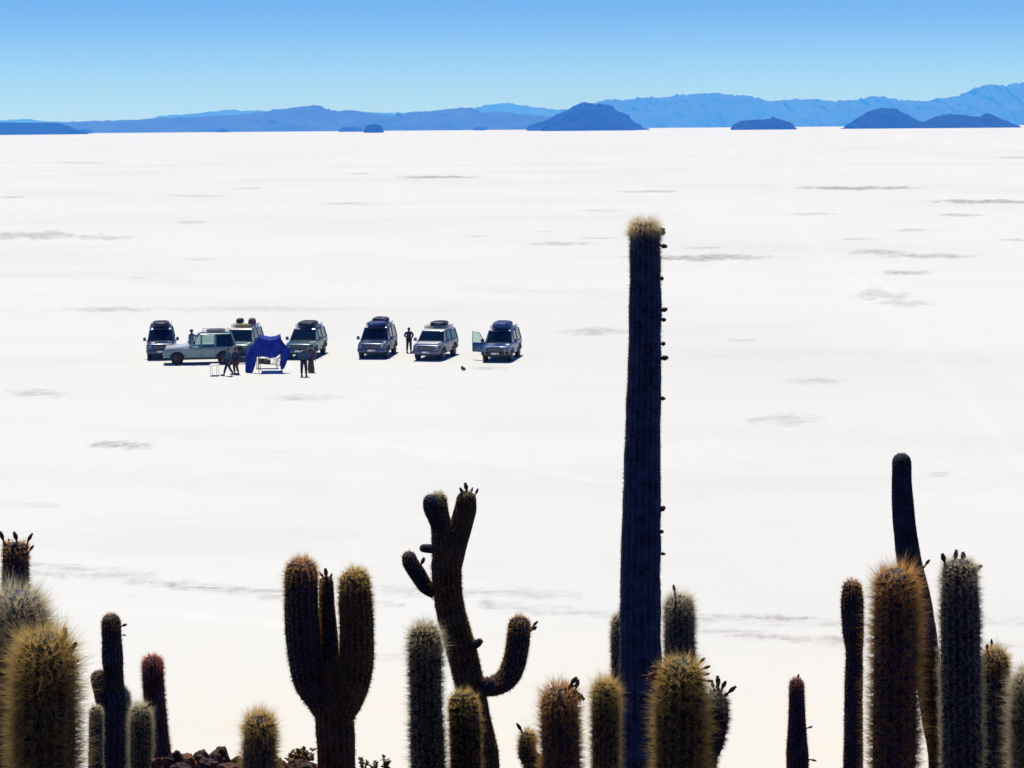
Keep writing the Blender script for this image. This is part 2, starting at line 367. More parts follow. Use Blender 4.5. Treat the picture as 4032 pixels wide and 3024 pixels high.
def smooth_path(pts, n):
    P = np.array(pts, float)                       # x,y,z,r  Catmull-Rom
    Q = np.vstack([2 * P[0] - P[1], P, 2 * P[-1] - P[-2]])
    seg = np.linalg.norm(np.diff(P[:, :3], axis=0), axis=1); cum = np.concatenate([[0], np.cumsum(seg)])
    out = []
    for s_ in np.linspace(0, cum[-1], n):
        i = min(len(P) - 2, max(0, int(np.searchsorted(cum, s_, side='right') - 1))); t_ = (s_ - cum[i]) / max(seg[i], 1e-6)
        a, b, c, d = Q[i], Q[i + 1], Q[i + 2], Q[i + 3]
        out.append(.5 * ((2 * b) + (-a + c) * t_ + (2 * a - 5 * b + 4 * c - d) * t_ ** 2 + (-a + 3 * b - 3 * c + d) * t_ ** 3))
    out = np.array(out); lo = np.interp(np.linspace(0, cum[-1], n), cum, P[:, 3]); out[:, 3] = lo
    return out
ZV = None
def limb(name, path, parent, bmat, smat, ribs=18, slen=.35, dens=1.0, seed=0, origin=Vector((0, 0, 0)), zmin=-99, flat=False, capgain=1.5, low=1.0, glow_all=False):
    """path: list of world (x,y,z,r) from base to tip centre line end; adds a rounded crown. Returns the limb mesh."""
    rg = np.random.default_rng(seed)
    P0 = np.array(path, float)
    L = np.linalg.norm(np.diff(P0[:, :3], axis=0), axis=1).sum()
    n = max(12, int(L / .035)); n = min(n, 170)
    C = smooth_path(path, n)
    # crown: half ellipsoid built from extra rings
    T = C[-1, :3] - C[-3, :3]; T /= np.linalg.norm(T); rt = C[-1, 3]
    caps = 9; hcap = rt * (.45 if flat else 1.0)
    ex = []
    for i in range(1, caps + 1):
        a = i / caps * math.pi / 2 * .985
        ex.append([*(C[-1, :3] + T * hcap * math.sin(a)), rt * (math.cos(a) ** (.6 if flat else .85))])
    C = np.vstack([C, ex]); N = len(C)
    wobble = 1 + .05 * np.array([mnoise.noise(Vector((i * .16, seed * 3.1, 0))) for i in range(N)])
    C[:, 3] *= wobble
    Tn = np.gradient(C[:, :3], axis=0); Tn /= np.linalg.norm(Tn, axis=1)[:, None] + 1e-9
    A = np.cross(Tn, np.array([0, 1, 0.001])); A /= np.linalg.norm(A, axis=1)[:, None]; Bv = np.cross(Tn, A)
    k = ribs * 4; th = np.arange(k) / k * 2 * math.pi
    rib = 1 - .15 * (np.abs(np.sin(th * ribs / 2)) ** 1.2)          # crests at sin=0
    rr = C[:, 3][:, None] * rib[None, :]
    V = C[:, None, :3] + rr[..., None] * (A[:, None, :] * np.cos(th)[None, :, None] + Bv[:, None, :] * np.sin(th)[None, :, None])
    V = V.reshape(-1, 3)
    cen = np.repeat(C[:, :3], k, 0); rv = V - cen; fr_ = 7.0
    nz = np.array([mnoise.noise(Vector((p[0] * fr_, p[1] * fr_, p[2] * fr_ * .8 + seed))) + .5 * mnoise.noise(Vector((p[0] * 21, p[1] * 21, p[2] * 17 + seed))) for p in V])
    V = cen + rv * (1 + (.045 * nz)[:, None])
    ii, jj = np.meshgrid(np.arange(k), np.arange(N - 1)); ii = ii.ravel(); jj = jj.ravel()
    Fq = np.stack([jj * k + ii, jj * k + (ii + 1) % k, (jj + 1) * k + (ii + 1) % k, (jj + 1) * k + ii], 1)
    tip = len(V); V = np.vstack([V, C[-1, :3] + T * rt * .01])
    faces = [tuple(q) for q in Fq] + [((N - 1) * k + i, (N - 1) * k + (i + 1) % k, tip) for i in range(k)]
    o = mesh_obj(name, V - np.array(origin), faces, bmat, parent, smooth=True)
    # spines from areoles on the crests
    pos = []; nor = []; ln = []; tone = []; cap_glow = []
    arc = np.concatenate([[0], np.cumsum(np.linalg.norm(np.diff(C[:, :3], axis=0), axis=1))])
    total = arc[-1]; step = .019 / dens ** .5
    s_all = np.arange(total - step * .3, 0, -step)
    th_r = np.arange(ribs) / ribs * 2 * math.pi
    rp = C[int(N * .8), 3]
    for s_ in s_all:
        c = [np.interp(s_, arc, C[:, q]) for q in range(4)]
        if c[2] < zmin: break
        i = min(N - 2, int(np.searchsorted(arc, s_)))
        slope = -(np.gradient(C[:, 3])[i]) / (np.gradient(arc)[i] + 1e-9); slope = np.clip(slope, -.3, 6)
        a_, b_, t_ = A[i], Bv[i], Tn[i]
        off = rg.random() * .3; jit = rg.normal(0, .05, ribs)
        rad = a_[None] * np.cos(th_r + jit)[:, None] + b_[None] * np.sin(th_r + jit)[:, None]
        nn = rad + t_[None] * slope; nn /= np.linalg.norm(nn, axis=1)[:, None]
        kk = ribs if c[3] > rp * .35 else max(4, ribs // 3)
        sel = np.arange(0, ribs, max(1, ribs // kk))
        pp = np.array(c[:3])[None] + rad[sel] * c[3] + t_[None] * (rg.random((len(sel), 1)) - .5) * step
        pos.append(pp); nor.append(nn[sel] + t_[None] * .15)
        d_ = total - s_
        ln.append(np.full(len(sel), rp * slen * (1 + (capgain - 1) * math.exp(-d_ / (rp * 1.1))) * (low + (1 - low) * math.exp(-d_ / .8))))
        cap_glow.append(np.full(len(sel), math.exp(-d_ / (rp * .8))))
        tone.append(np.full(len(sel), .45 + .5 * math.exp(-d_ / (rp * 2.0))))
    if not pos: return o
    pos = np.vstack(pos); nor = np.vstack(nor); ln = np.concatenate(ln); tone = np.concatenate(tone); cap_glow = np.concatenate(cap_glow)
    per = 20
    m_ = len(pos) * per
    pos = np.repeat(pos, per, 0); nor = np.repeat(nor, per, 0); ln = np.repeat(ln, per); tone = np.repeat(tone, per)
    clump = np.repeat(.65 + .6 * rg.random(m_ // per), per)
    d = nor + rg.normal(0, .44, (m_, 3)); d /= np.linalg.norm(d, axis=1)[:, None]
    l = 1.16 * ln * clump * np.where(rg.random(m_) < .3, .9 + .8 * rg.random(m_), .45 + .6 * rg.random(m_))
    sd_ = np.cross(d, rg.normal(0, 1, (m_, 3))); sd_ /= np.linalg.norm(sd_, axis=1)[:, None] + 1e-9
    w = .0006 + .0006 * rg.random(m_)
    b0 = pos - nor * .004
    bend = rg.normal(0, .06, (m_, 3)) * l[:, None]
    v0 = b0 + sd_ * w[:, None]; v1 = b0 - sd_ * w[:, None]; v2 = b0 + d * l[:, None] + bend
    Vs = np.stack([v0, v1, v2], 1).reshape(-1, 3) - np.array(origin)
    me = bpy.data.meshes.new('spines'); me.vertices.add(m_ * 3); me.vertices.foreach_set('co', Vs.astype(np.float32).ravel())
    me.loops.add(m_ * 3); me.loops.foreach_set('vertex_index', np.arange(m_ * 3, dtype=np.int32))
    me.polygons.add(m_); me.polygons.foreach_set('loop_start', np.arange(0, m_ * 3, 3, dtype=np.int32)); me.update(calc_edges=True)
    ca = me.color_attributes.new('tone', 'FLOAT_COLOR', 'POINT')
    tn = np.clip(tone + rg.normal(0, .15, m_), 0, 1); cv = np.zeros((m_, 3, 4), np.float32); cv[..., 3] = 1
    cp_ = np.clip((np.repeat(cap_glow, per) - .12) / .88, 0, 1); cv[:, 0, 0] = cv[:, 1, 0] = .18 + .75 * (1 if glow_all else cp_); cv[:, 2, 0] = np.clip(.74 + .4 * tn, 0, 1)  # brown roots, brightened toward the crown to paint in its sunlit glow
    ca.data.foreach_set('color', cv.ravel()); me.materials.append(smat)
    so_ = bpy.data.objects.new('spines', me); COL.objects.link(so_); so_.parent = o; so_['kind'] = 'stuff'
    return o

NSP = 0
def bud(parent, p, d, L_, w, m, origin, skin=None):
    """a spent flower: thin stalk, swollen middle, ragged mouth"""
    p = Vector(p) - origin; d = Vector(d).normalized()
    if skin is not None:
        k = int(np.argmin(((skin - np.array(p + d * -.01)) ** 2).sum(1))); q = Vector(skin[k]); gap = (p - q).length
        if gap > L_ * .3: p = q + (p - q).normalized() * L_ * .3
        stalk = [q, q.lerp(p, .5), p]
    prof = [(0, .35), (.3, .55), (.55, 1.0), (.8, .95), (1.0, .55), (1.08, .75)]
    bend = Vector((rnd.uniform(-.2, .2), rnd.uniform(-.2, .2), 0))
    mb = MB()
    if skin is not None and (stalk[0] - p).length > .004: mb.tube([stalk[0] - d * .005, stalk[1], p + d * L_ * .05], w * .36, n=6)
    mb.tube([p + (d + bend * a) * (a * L_) for a, _ in prof], [w * .5 * q for _, q in prof], n=8)
    o = mb.build('flower_bud', m, parent, smooth=True); return o

def cactus(Y, stems, label, group=None, name='columnar_cactus', bw=.43):
    """stems: dicts with name, path [(u,v,r) on the 2212 grid, base..tip], look; placed on the upright plane at distance Y.
       The first stem is carried down to the island ground."""
    sc = (pl(1000 * K + K, 1200 * K, Y) - pl(1000 * K, 1200 * K, Y)).length        # metres per grid unit at Y
    p0 = stems[0]['p'][0]; w0 = pl(p0[0] * K, p0[1] * K, Y)
    gz = terr(w0.x, Y) - .15
    root = empty(name, (w0.x, Y, gz)); org = Vector((w0.x, Y, gz))
    tag(root, label, 'cactus', group)
    zlim = pl(2016, 3024, Y).z - .22
    for k, s_ in enumerate(stems):
        dy = s_.get('dy', 0.0)
        path = []
        if s_.get('ground', k == 0):
            q = s_['p'][0]; w = pl(q[0] * K, q[1] * K, Y + dy); n_ = max(1, int((w.z - gz) / .9))
            r_ = q[2] * sc
            for i in range(n_): 
                a = i / n_; path.append((w.x, Y + dy, terr(w.x, Y + dy) - .15 + (w.z - (terr(w.x, Y + dy) - .15)) * a, r_ * (1.0 - .12 * (1 - a))))
        m_ = len(s_['p'])
        for i, q in enumerate(s_['p']):
            dd = dy if 'dy0' not in s_ else s_['dy0'] + (dy - s_['dy0']) * i / (m_ - 1)
            w = pl(q[0] * K, q[1] * K, Y + dd); path.append((w.x, w.y, w.z, q[2] * sc))
        flat = s_.get('flat', False)
        # stated tip = top of the skin: pull the last centre down by the crown height
        a = np.array(path[-1][:3]); b_ = np.array(path[-2][:3]); dirn = (a - b_) / (np.linalg.norm(a - b_) + 1e-9)
        h_ = path[-1][3] * (.45 if flat else 1.0)
        if np.linalg.norm(a - b_) > h_ * 1.1: a = a - dirn * h_
        path[-1] = (*a, path[-1][3])
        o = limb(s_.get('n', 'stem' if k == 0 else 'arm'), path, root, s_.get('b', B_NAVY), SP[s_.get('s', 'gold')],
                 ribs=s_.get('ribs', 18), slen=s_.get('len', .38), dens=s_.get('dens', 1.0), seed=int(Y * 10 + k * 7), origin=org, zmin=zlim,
                 flat=flat, capgain=s_.get('cap', 1.5), low=s_.get('low', 1.0), glow_all=s_.get('glow_all', False))
        for bd in s_.get('buds', []):
            u_, v_, du, dv, L_ = bd[:5]; m = M_BUDR if len(bd) > 5 else M_BUD
            p = pl(u_ * K, v_ * K, Y + dy + rnd.uniform(-.3, .3) * s_['p'][-1][2] * sc); d = Vector((du, rnd.uniform(-.3, .1), -dv))
            me_ = o.data; sk_ = np.empty(len(me_.vertices) * 3, np.float32); me_.vertices.foreach_get('co', sk_)
            bud(root, p, d, L_ * sc * rnd.uniform(.85, 1.1), L_ * sc * bw * rnd.uniform(.85, 1.15), m, org, sk_.reshape(-1, 3))
    return root

def Z3(pts, sx, ox, oy):        # a measuring helper: points read off an enlargement -> 2212 grid
    return [((ox + sx * a) / K, (oy + sx * b) / K, r * sx / K) for a, b, r in pts]
z7 = lambda *p: Z3(p, .708, 1500, 1850)
z1 = lambda *p: Z3(p, .4966, 2000, 2200)
z3 = lambda *p: Z3(p, .7678, 3050, 1750)

# left edge
cactus(14.5, [dict(p=[(34, 1420, 29), (34, 1300, 29), (34, 1172, 27)], s='amber', len=.22, flat=True, buds=[(9, 1172, -.3, -1, 22), (36, 1172, 0, -1, 22, 1), (58, 1176, .3, -1, 22, 1), (63, 1190, .8, -1, 18, 1), (20, 1172, -.1, -1, 10)])],
       'narrow cactus behind the furry dome at the left edge, topped with several reddish buds')
cactus(12.0, [dict(p=[(36, 1480, 66), (38, 1360, 66), (40, 1276, 60)], s='cream', len=.40, cap=1.35, b=B_NAVY, buds=[(0, 1308, -.8, -.2, 20)]) ],
       'pale furry dome-topped cactus at the left edge, half hidden by the thickest one')
cactus(10.6, [dict(p=[(99, 1640, 64), (98, 1480, 62), (97, 1365, 58)], s='gold', len=.52, cap=1.2, b=B_GREEN, buds=[(132, 1392, .35, -1, 34, 1), (150, 1412, .5, -1, 26), (176, 1428, .8, -.3, 10), (184, 1450, .9, 0, 8)])],
       'thickest cactus at the lower left, dark with wide golden spine bands on both sides')
cactus(20.0, [dict(p=[(246, 1660, 37), (248, 1560, 37), (248, 1480, 34)], s='grey', len=.16),
              dict(p=[(247, 1500, 22), (243, 1420, 22), (239, 1326, 21)], s='amber', len=.2, buds=[(262, 1352, .9, -.3, 14), (264, 1370, .9, 0, 10)]),
              dict(p=[(235, 1600, 12), (222, 1530, 12), (211, 1449, 17)], s='amber', len=.2, dy=-.1, dy0=0)],
       'cactus with a thin upright arm and a small round-headed arm on its left side')
cactus(18.5, [dict(p=[(207, 1660, 15), (207, 1600, 15), (207, 1526, 14)], s='cream', len=.32)], 'short pale-tipped cactus just right of the thickest cactus at lower left')
cactus(17.0, [dict(p=[(305, 1660, 22), (305, 1600, 22), (303, 1524, 21)], s='cream', len=.45, b=B_GREEN, buds=[(322, 1522, .6, -.6, 14)])],
       'short cactus with a cream double rim of spines in front of the rusty-topped one')
cactus(21.0, [dict(p=[(350, 1660, 21), (343, 1600, 22), (333, 1500, 23), (329, 1417, 23)], s='red', len=.26)],
       'slim cactus with a rusty red top, slightly leaning, left of the reddish rocks')
cactus(14.5, [dict(p=[(561, 1665, 35), (562, 1610, 34), (560, 1543, 33)], s='gold', len=.46, cap=1.4)],
       'short stubby cactus with a fuzzy golden crown between two rock heaps')
cactus(15.5, [dict(p=[(727, 1665, 41), (724, 1580, 41), (720, 1500, 40), (712, 1420, 34)], s='amber', len=.11, b=B_OLIVE),
              dict(p=[(716, 1520, 24), (710, 1400, 22), (706, 1310, 17), (705, 1245, 15)], s='amber', len=.22, n='arm', buds=[(705, 1250, 0, -1, 20, 1), (700, 1250, -.5, -1, 14, 1), (712, 1252, .5, -1, 14, 1)], dy=.05),
              dict(p=[(712, 1560, 22), (694, 1515, 30), (668, 1470, 35), (655, 1380, 37), (651, 1280, 36), (651, 1208, 34)], s='amber', len=.24, cap=1.8, low=.6, dy=-.1, dy0=0),
              dict(p=[(726, 1580, 22), (748, 1520, 32), (766, 1460, 36), (771, 1380, 37), (768, 1300, 36), (766, 1232, 33)], b=B_OLIVE, s='gold', len=.26, cap=1.8, low=.6, dy=-.1, dy0=0)],
       'candelabra cactus with two thick raised arms and a thin middle stem')
# twisted, branching one
cactus(16.5, [dict(p=z7((598, 1680, 60), (565, 1500, 72), (520, 1330, 80), (478, 1130, 85), (432, 950, 84), (392, 800, 80), (368, 650, 80), (362, 520, 84), (372, 420, 80)), s='amber', len=.14, b=B_OLIVE),
              dict(p=z7((362, 520, 70), (350, 400, 70), (338, 320, 60), (325, 240, 52), (318, 130, 46)), s='cream', len=.34, dy=-.05, dy0=0, cap=2.2, b=B_OLIVE),
              dict(p=z7((335, 340, 40), (305, 265, 46), (282, 215, 46), (272, 140, 42)), s='grey', len=.24, dy=-.12, dy0=-.05),
              dict(p=z7((380, 540, 70), (415, 400, 70), (448, 300, 64), (470, 220, 62), (478, 118, 56)), s='gold', b=B_OLIVE, len=.14, flat=False, buds=[(1000, 1068, -.35, -1, 16), (1008, 1064, 0, -1, 20), (1017, 1067, .2, -1, 14), (1026, 1070, .5, -1, 14)]),
              dict(p=z7((300, 690, 30), (250, 650, 42), (205, 580, 46), (165, 520, 46), (145, 455, 42)), s='amber', len=.22, buds=[(908, 1222, .5, -.8, 20)]),
              dict(p=z7((530, 1200, 45), (620, 1205, 56), (700, 1160, 62), (745, 1060, 64), (765, 930, 66), (775, 815, 62)), s='amber', len=.26, buds=[(1147, 1362, .8, -.5, 18), (1149, 1356, .6, -.9, 16)]),
              dict(p=z7((320, 450, 22), (285, 440, 26), (262, 438, 25), (238, 436, 23)), s='cream', len=.25, n='bump', dy=-.02),
              dict(p=z7((480, 985, 24), (515, 975, 26), (540, 962, 24), (562, 945, 20)), s='amber', len=.2, n='bump', dy=-.05),
              dict(p=z7((560, 1240, 30), (585, 1215, 36), (602, 1195, 36), (618, 1160, 30)), s='red', len=.2, n='bump', dy=-.15)],
       'twisted cactus forking at the top, with a stubby left arm and curved right arm')
cactus(11.5, [dict(p=z7((262, 1690, 92), (252, 1400, 90), (248, 1100, 88), (245, 862, 84)), s='cream', len=.40, cap=1.5, b=B_GREEN),
              dict(p=z7((470, 1690, 86), (468, 1500, 86), (456, 1235, 82)), s='gold', len=.30, cap=1.3, ground=True, b=B_GREEN, dy=.12)],
       'dark cactus with silvery fur and a lower round lobe, standing before the twisted one')
cactus(15.0, [dict(p=z1((210, 1720, 80), (150, 1560, 68), (165, 1370, 66)), s='gold', len=.4, b=B_GREEN, buds=[(1128, 1582, -.4, -1, 22)])],
       'small curved cactus with a dark bud, half behind the bristly one on its right')
cactus(11.8, [dict(p=z1((425, 1700, 150), (415, 1400, 148), (408, 1010, 140)), s='amber', len=.42, cap=1.25, buds=[(1237, 1466, .5, -1, 22), (1250, 1480, .5, -1, 26), (1246, 1476, -.2, -1, 14), (1258, 1490, .7, 1, 26), (1240, 1480, .9, -.2, 14), (1252, 1505, .5, .9, 14)])],
       'bristly amber cactus with dark wilted flowers on its right shoulder')
cactus(13.2, [dict(p=z1((775, 1700, 104), (772, 1350, 104), (770, 975, 96)), s='gold', len=.46, cap=1.9, b=B_GREEN)],
       'cactus with a ragged golden top touching the left foot of the towering one')
cactus(20.0, [dict(p=z1((880, 1500, 60), (905, 900, 82), (900, 640, 84), (905, 440, 78)), s='cream', len=.35)],
       'cactus mostly hidden behind the left side of the towering one')
cactus(18.0, [dict(p=[(1386, 1690, 46), (1385, 1500, 46), (1383, 1300, 44), (1386, 1100, 41), (1388, 950, 38), (1392, 800, 35.5), (1394, 640, 34), (1393, 492, 31)], s='grey', b=B_TALL, len=.10, flat=True, cap=3.4, dens=1.6,
                   buds=[(1420, 512, .9, -1, 24), (1424, 530, 1, .2, 14), (1424, 600, .8, .2, 12), (1426, 672, .9, -.3, 14), (1427, 690, .9, 0, 12), (1427, 742, .9, -.1, 12), (1425, 775, 1, -.2, 14), (1424, 860, .9, .1, 12), (1423, 1106, .7, -.6, 18, 1), (1422, 1150, .8, 0, 12), (1424, 1195, .8, .1, 12), (1374, 490, -.7, -.8, 10)]),
              dict(n='crown', p=[(1392, 510, 27), (1392, 498, 28), (1392, 478, 26)], s='cream', len=.7, dens=3.0, flat=True, cap=1.1, glow_all=True)],  # cream spines, roots bright throughout: sun glow put into the colour
       'towering straight cactus taller than all others, with a pale cap', bw=.75)
cactus(19.0, [dict(p=z1((1362, 1500, 116), (1362, 700, 118), (1360, 500, 118), (1358, 290, 112)), s='cream', len=.30, cap=1.9, buds=[(1456, 1280, 0, -1, 18)])],
       'rounded cactus with a pinkish furry top just right of the towering one')
cactus(11.2, [dict(p=z1((1365, 1720, 188), (1368, 1400, 190), (1372, 1100, 188), (1385, 800, 168)), s='gold', len=.42, cap=1.1, b=B_GREEN,
                   buds=[(1494, 1412, .3, -1, 18), (1508, 1405, .3, -1, 20), (1519, 1424, .7, -.8, 18), (1524, 1440, .9, -.5, 16), (1527, 1456, 1, -.2, 16), (1528, 1470, 1, 0, 14), (1412, 1436, -1, -.1, 22, 1), (1402, 1452, -1, 0, 20, 1), (1398, 1466, -1, 0, 20, 1), (1396, 1482, -1, .1, 16, 1), (1404, 1560, -1, .1, 10), (1406, 1610, -1, .2, 12)]),
              dict(p=z1((1520, 1720, 130), (1600, 1450, 118), (1640, 1250, 112), (1650, 1060, 100)), s='grey', len=.30, b=B_NAVY, dy=.25, ground=True,
                   buds=[(1541, 1482, -.2, -1, 20), (1552, 1478, 0, -1, 26), (1560, 1485, .3, -1, 22), (1574, 1497, .8, -.9, 24), (1548, 1480, .1, -1, 14)])],
       'broad cactus with a golden rim and a bud-crowned side lobe, right of the towering one')
cactus(20.5, [dict(p=z3((118, 1700, 60), (116, 1560, 56), (114, 1400, 44), (113, 1200, 37)), s='red', len=.18, buds=[(1723, 1468, 0, -1, 12, 1), (1743, 1573, .9, -.3, 12), (1750, 1640, .9, .2, 12)])],
       'small isolated rusty cactus standing in the gap towards the right side')
cactus(14.0, [dict(p=z3((402, 1700, 52), (405, 1300, 46), (408, 1060, 44), (402, 950, 56), (398, 800, 58), (398, 698, 50)), s='amber', len=.28, low=.7)],
       'thin cactus with a swollen head tight against the left of the big bristly one')
cactus(16.0, [dict(p=z3((842, 1700, 50), (820, 1450, 58), (792, 1220, 68), (768, 1000, 70)), s='amber', len=.10, b=B_DEAD),
              dict(p=z3((782, 1120, 60), (768, 1000, 67), (735, 800, 68), (690, 600, 64), (668, 430, 60), (654, 250, 54), (651, 45, 48)), s='grey', len=.09, n='stem', buds=[(1999, 1222, .5, -1, 18)])],
       'tall bare-barked cactus leaning to the left, rising behind the big bristly one')
cactus(10.9, [dict(p=z3((612, 1700, 112), (616, 1300, 112), (620, 900, 110), (624, 635, 102)), s='amber', len=.46, cap=1.25, buds=[(1985, 1238, 1, .1, 24, 1), (1960, 1228, .3, -1, 10)])],
       'big bristly cactus with an amber crown and sides, in front of the leaning one')
cactus(13.4, [dict(p=z3((962, 1700, 104), (958, 1300, 102), (952, 900, 98), (948, 590, 92)), s='cream', len=.26, cap=1.6, buds=[(2042, 1218, -.4, -1, 26), (2064, 1218, 0, -1, 26), (2079, 1216, .15, -1, 24), (2103, 1232, .9, -.6, 22)])],
       'upright cactus crowned by four dark buds, near the right edge')
cactus(15.0, [dict(p=z3((1140, 1700, 76), (1135, 1300, 74), (1128, 1050, 66)), s='gold', len=.34, cap=1.7, buds=[(2142, 1398, 0, -1, 16), (2130, 1402, -.3, -1, 14, 1)])],
       'cactus between the four-bud one and the one cut by the right edge')
cactus(11.3, [dict(p=z3((1305, 1700, 84), (1302, 1400, 84), (1300, 1170, 78)), s='cream', len=.62, cap=1.15, b=B_GREEN)],
       'pale-bristled cactus cut off by the right edge of the photo')

# ================================================================== VEHICLES
TYRE = mat('tyre_rubber', (.012, .013, .016), .8); RIM = mat('rim_metal', (.25, .26, .28), .35, metal=.8)
DARKP = mat('dark_plastic', (.015, .017, .022), .5); CHROME = mat('bright_trim', (.22, .24, .28), .3, metal=.7)
SEAT = mat('seat_cloth', (.02, .022, .03), .9); PLATE = mat('plate_white', (.75, .75, .78), .5)
LAMP = mat('lamp_glass', (.16, .20, .26), .12, coat=.6); TAIL = mat('tail_lamp_red', (.35, .01, .01), .2, coat=1)
def glass(name, col, clear):
    m = bpy.data.materials.new(name); m.use_nodes = True; t = m.node_tree; b = t.nodes['Principled BSDF']
    b.inputs['Base Color'].default_value = (*col, 1); b.inputs['Roughness'].default_value = .08; b.inputs['Specular IOR Level'].default_value = .5
    tr = nd(t, 'ShaderNodeBsdfTransparent'); tr.inputs[0].default_value = (.85, .95, .95, 1)
    ms = nd(t, 'ShaderNodeMixShader'); ms.inputs[0].default_value = clear
    t.links.new(b.outputs[0], ms.inputs[1]); t.links.new(tr.outputs[0], ms.inputs[2]); t.links.new(ms.outputs[0], t.nodes['Material Output'].inputs[0])
    return m
GLASS = glass('tinted_glass', (.004, .014, .035), .10); CLEAR = glass('clear_glass', (.02, .03, .035), .82)
def paint(name, col, metal=.35, rough=.32):
    m = mat(name, col, rough, metal=metal, coat=.25, var=.12, scale=6); m.node_tree.nodes['Principled BSDF'].inputs['Coat Roughness'].default_value = .16; return m

def pane(name, q, m, parent, inset=.05, th=.012):
    q = [Vector(p) for p in q]; c = sum(q, Vector()) / 4
    q2 = []
    for i, p in enumerate(q):
        a = (q[(i + 1) % 4] - p); b = (q[i - 1] - p)
        q2.append(p + a.normalized() * min(inset, a.length * .3) + b.normalized() * min(inset, b.length * .3))
    n = (q2[1] - q2[0]).cross(q2[3] - q2[0]).normalized() * th * .5
    return MB().hull8([p - n for p in q2], [p + n for p in q2]).build(name, m, parent)

DARK_RIMS = False; RIMD = mat('steel_rim_dark', (.03, .035, .05), .5, metal=.5)
def wheel(x, y, r, w, root, side):
    mb = MB(); n = 26
    prof = [(-w / 2, r * .62), (-w / 2, r * .93), (-w / 2 + .035, r), (w / 2 - .035, r), (w / 2, r * .93), (w / 2, r * .62)]
    vs = [(x + a, y + q * math.cos(2 * math.pi * k / n), r + q * math.sin(2 * math.pi * k / n)) for a, q in prof for k in range(n)]
    fs = [(i * n + k, i * n + (k + 1) % n, (i + 1) * n + (k + 1) % n, (i + 1) * n + k) for i in range(5) for k in range(n)]
    fs += [(5 * n + k, 5 * n + (k + 1) % n, (k + 1) % n, k) for k in range(n)]
    mb.add(vs, fs); wo_ = mb.build('wheel', TYRE, root, smooth=True)
    rm = MB()
    xo = x + side * (w / 2 - .03)
    rm.tube([(x - side * .02, y, r), (xo, y, r)], [r * .60, r * .60], n=20)
    for k in range(6):
        a = k * math.pi / 3; rm.tube([(xo, y, r), (xo + side * .02, y + math.cos(a) * r * .55, r + math.sin(a) * r * .55)], .03, n=5)
    rm.tube([(xo, y, r), (xo + side * .045, y, r)], .07, n=10)
    rm.build('rim', RIM if not DARK_RIMS else RIMD, wo_)

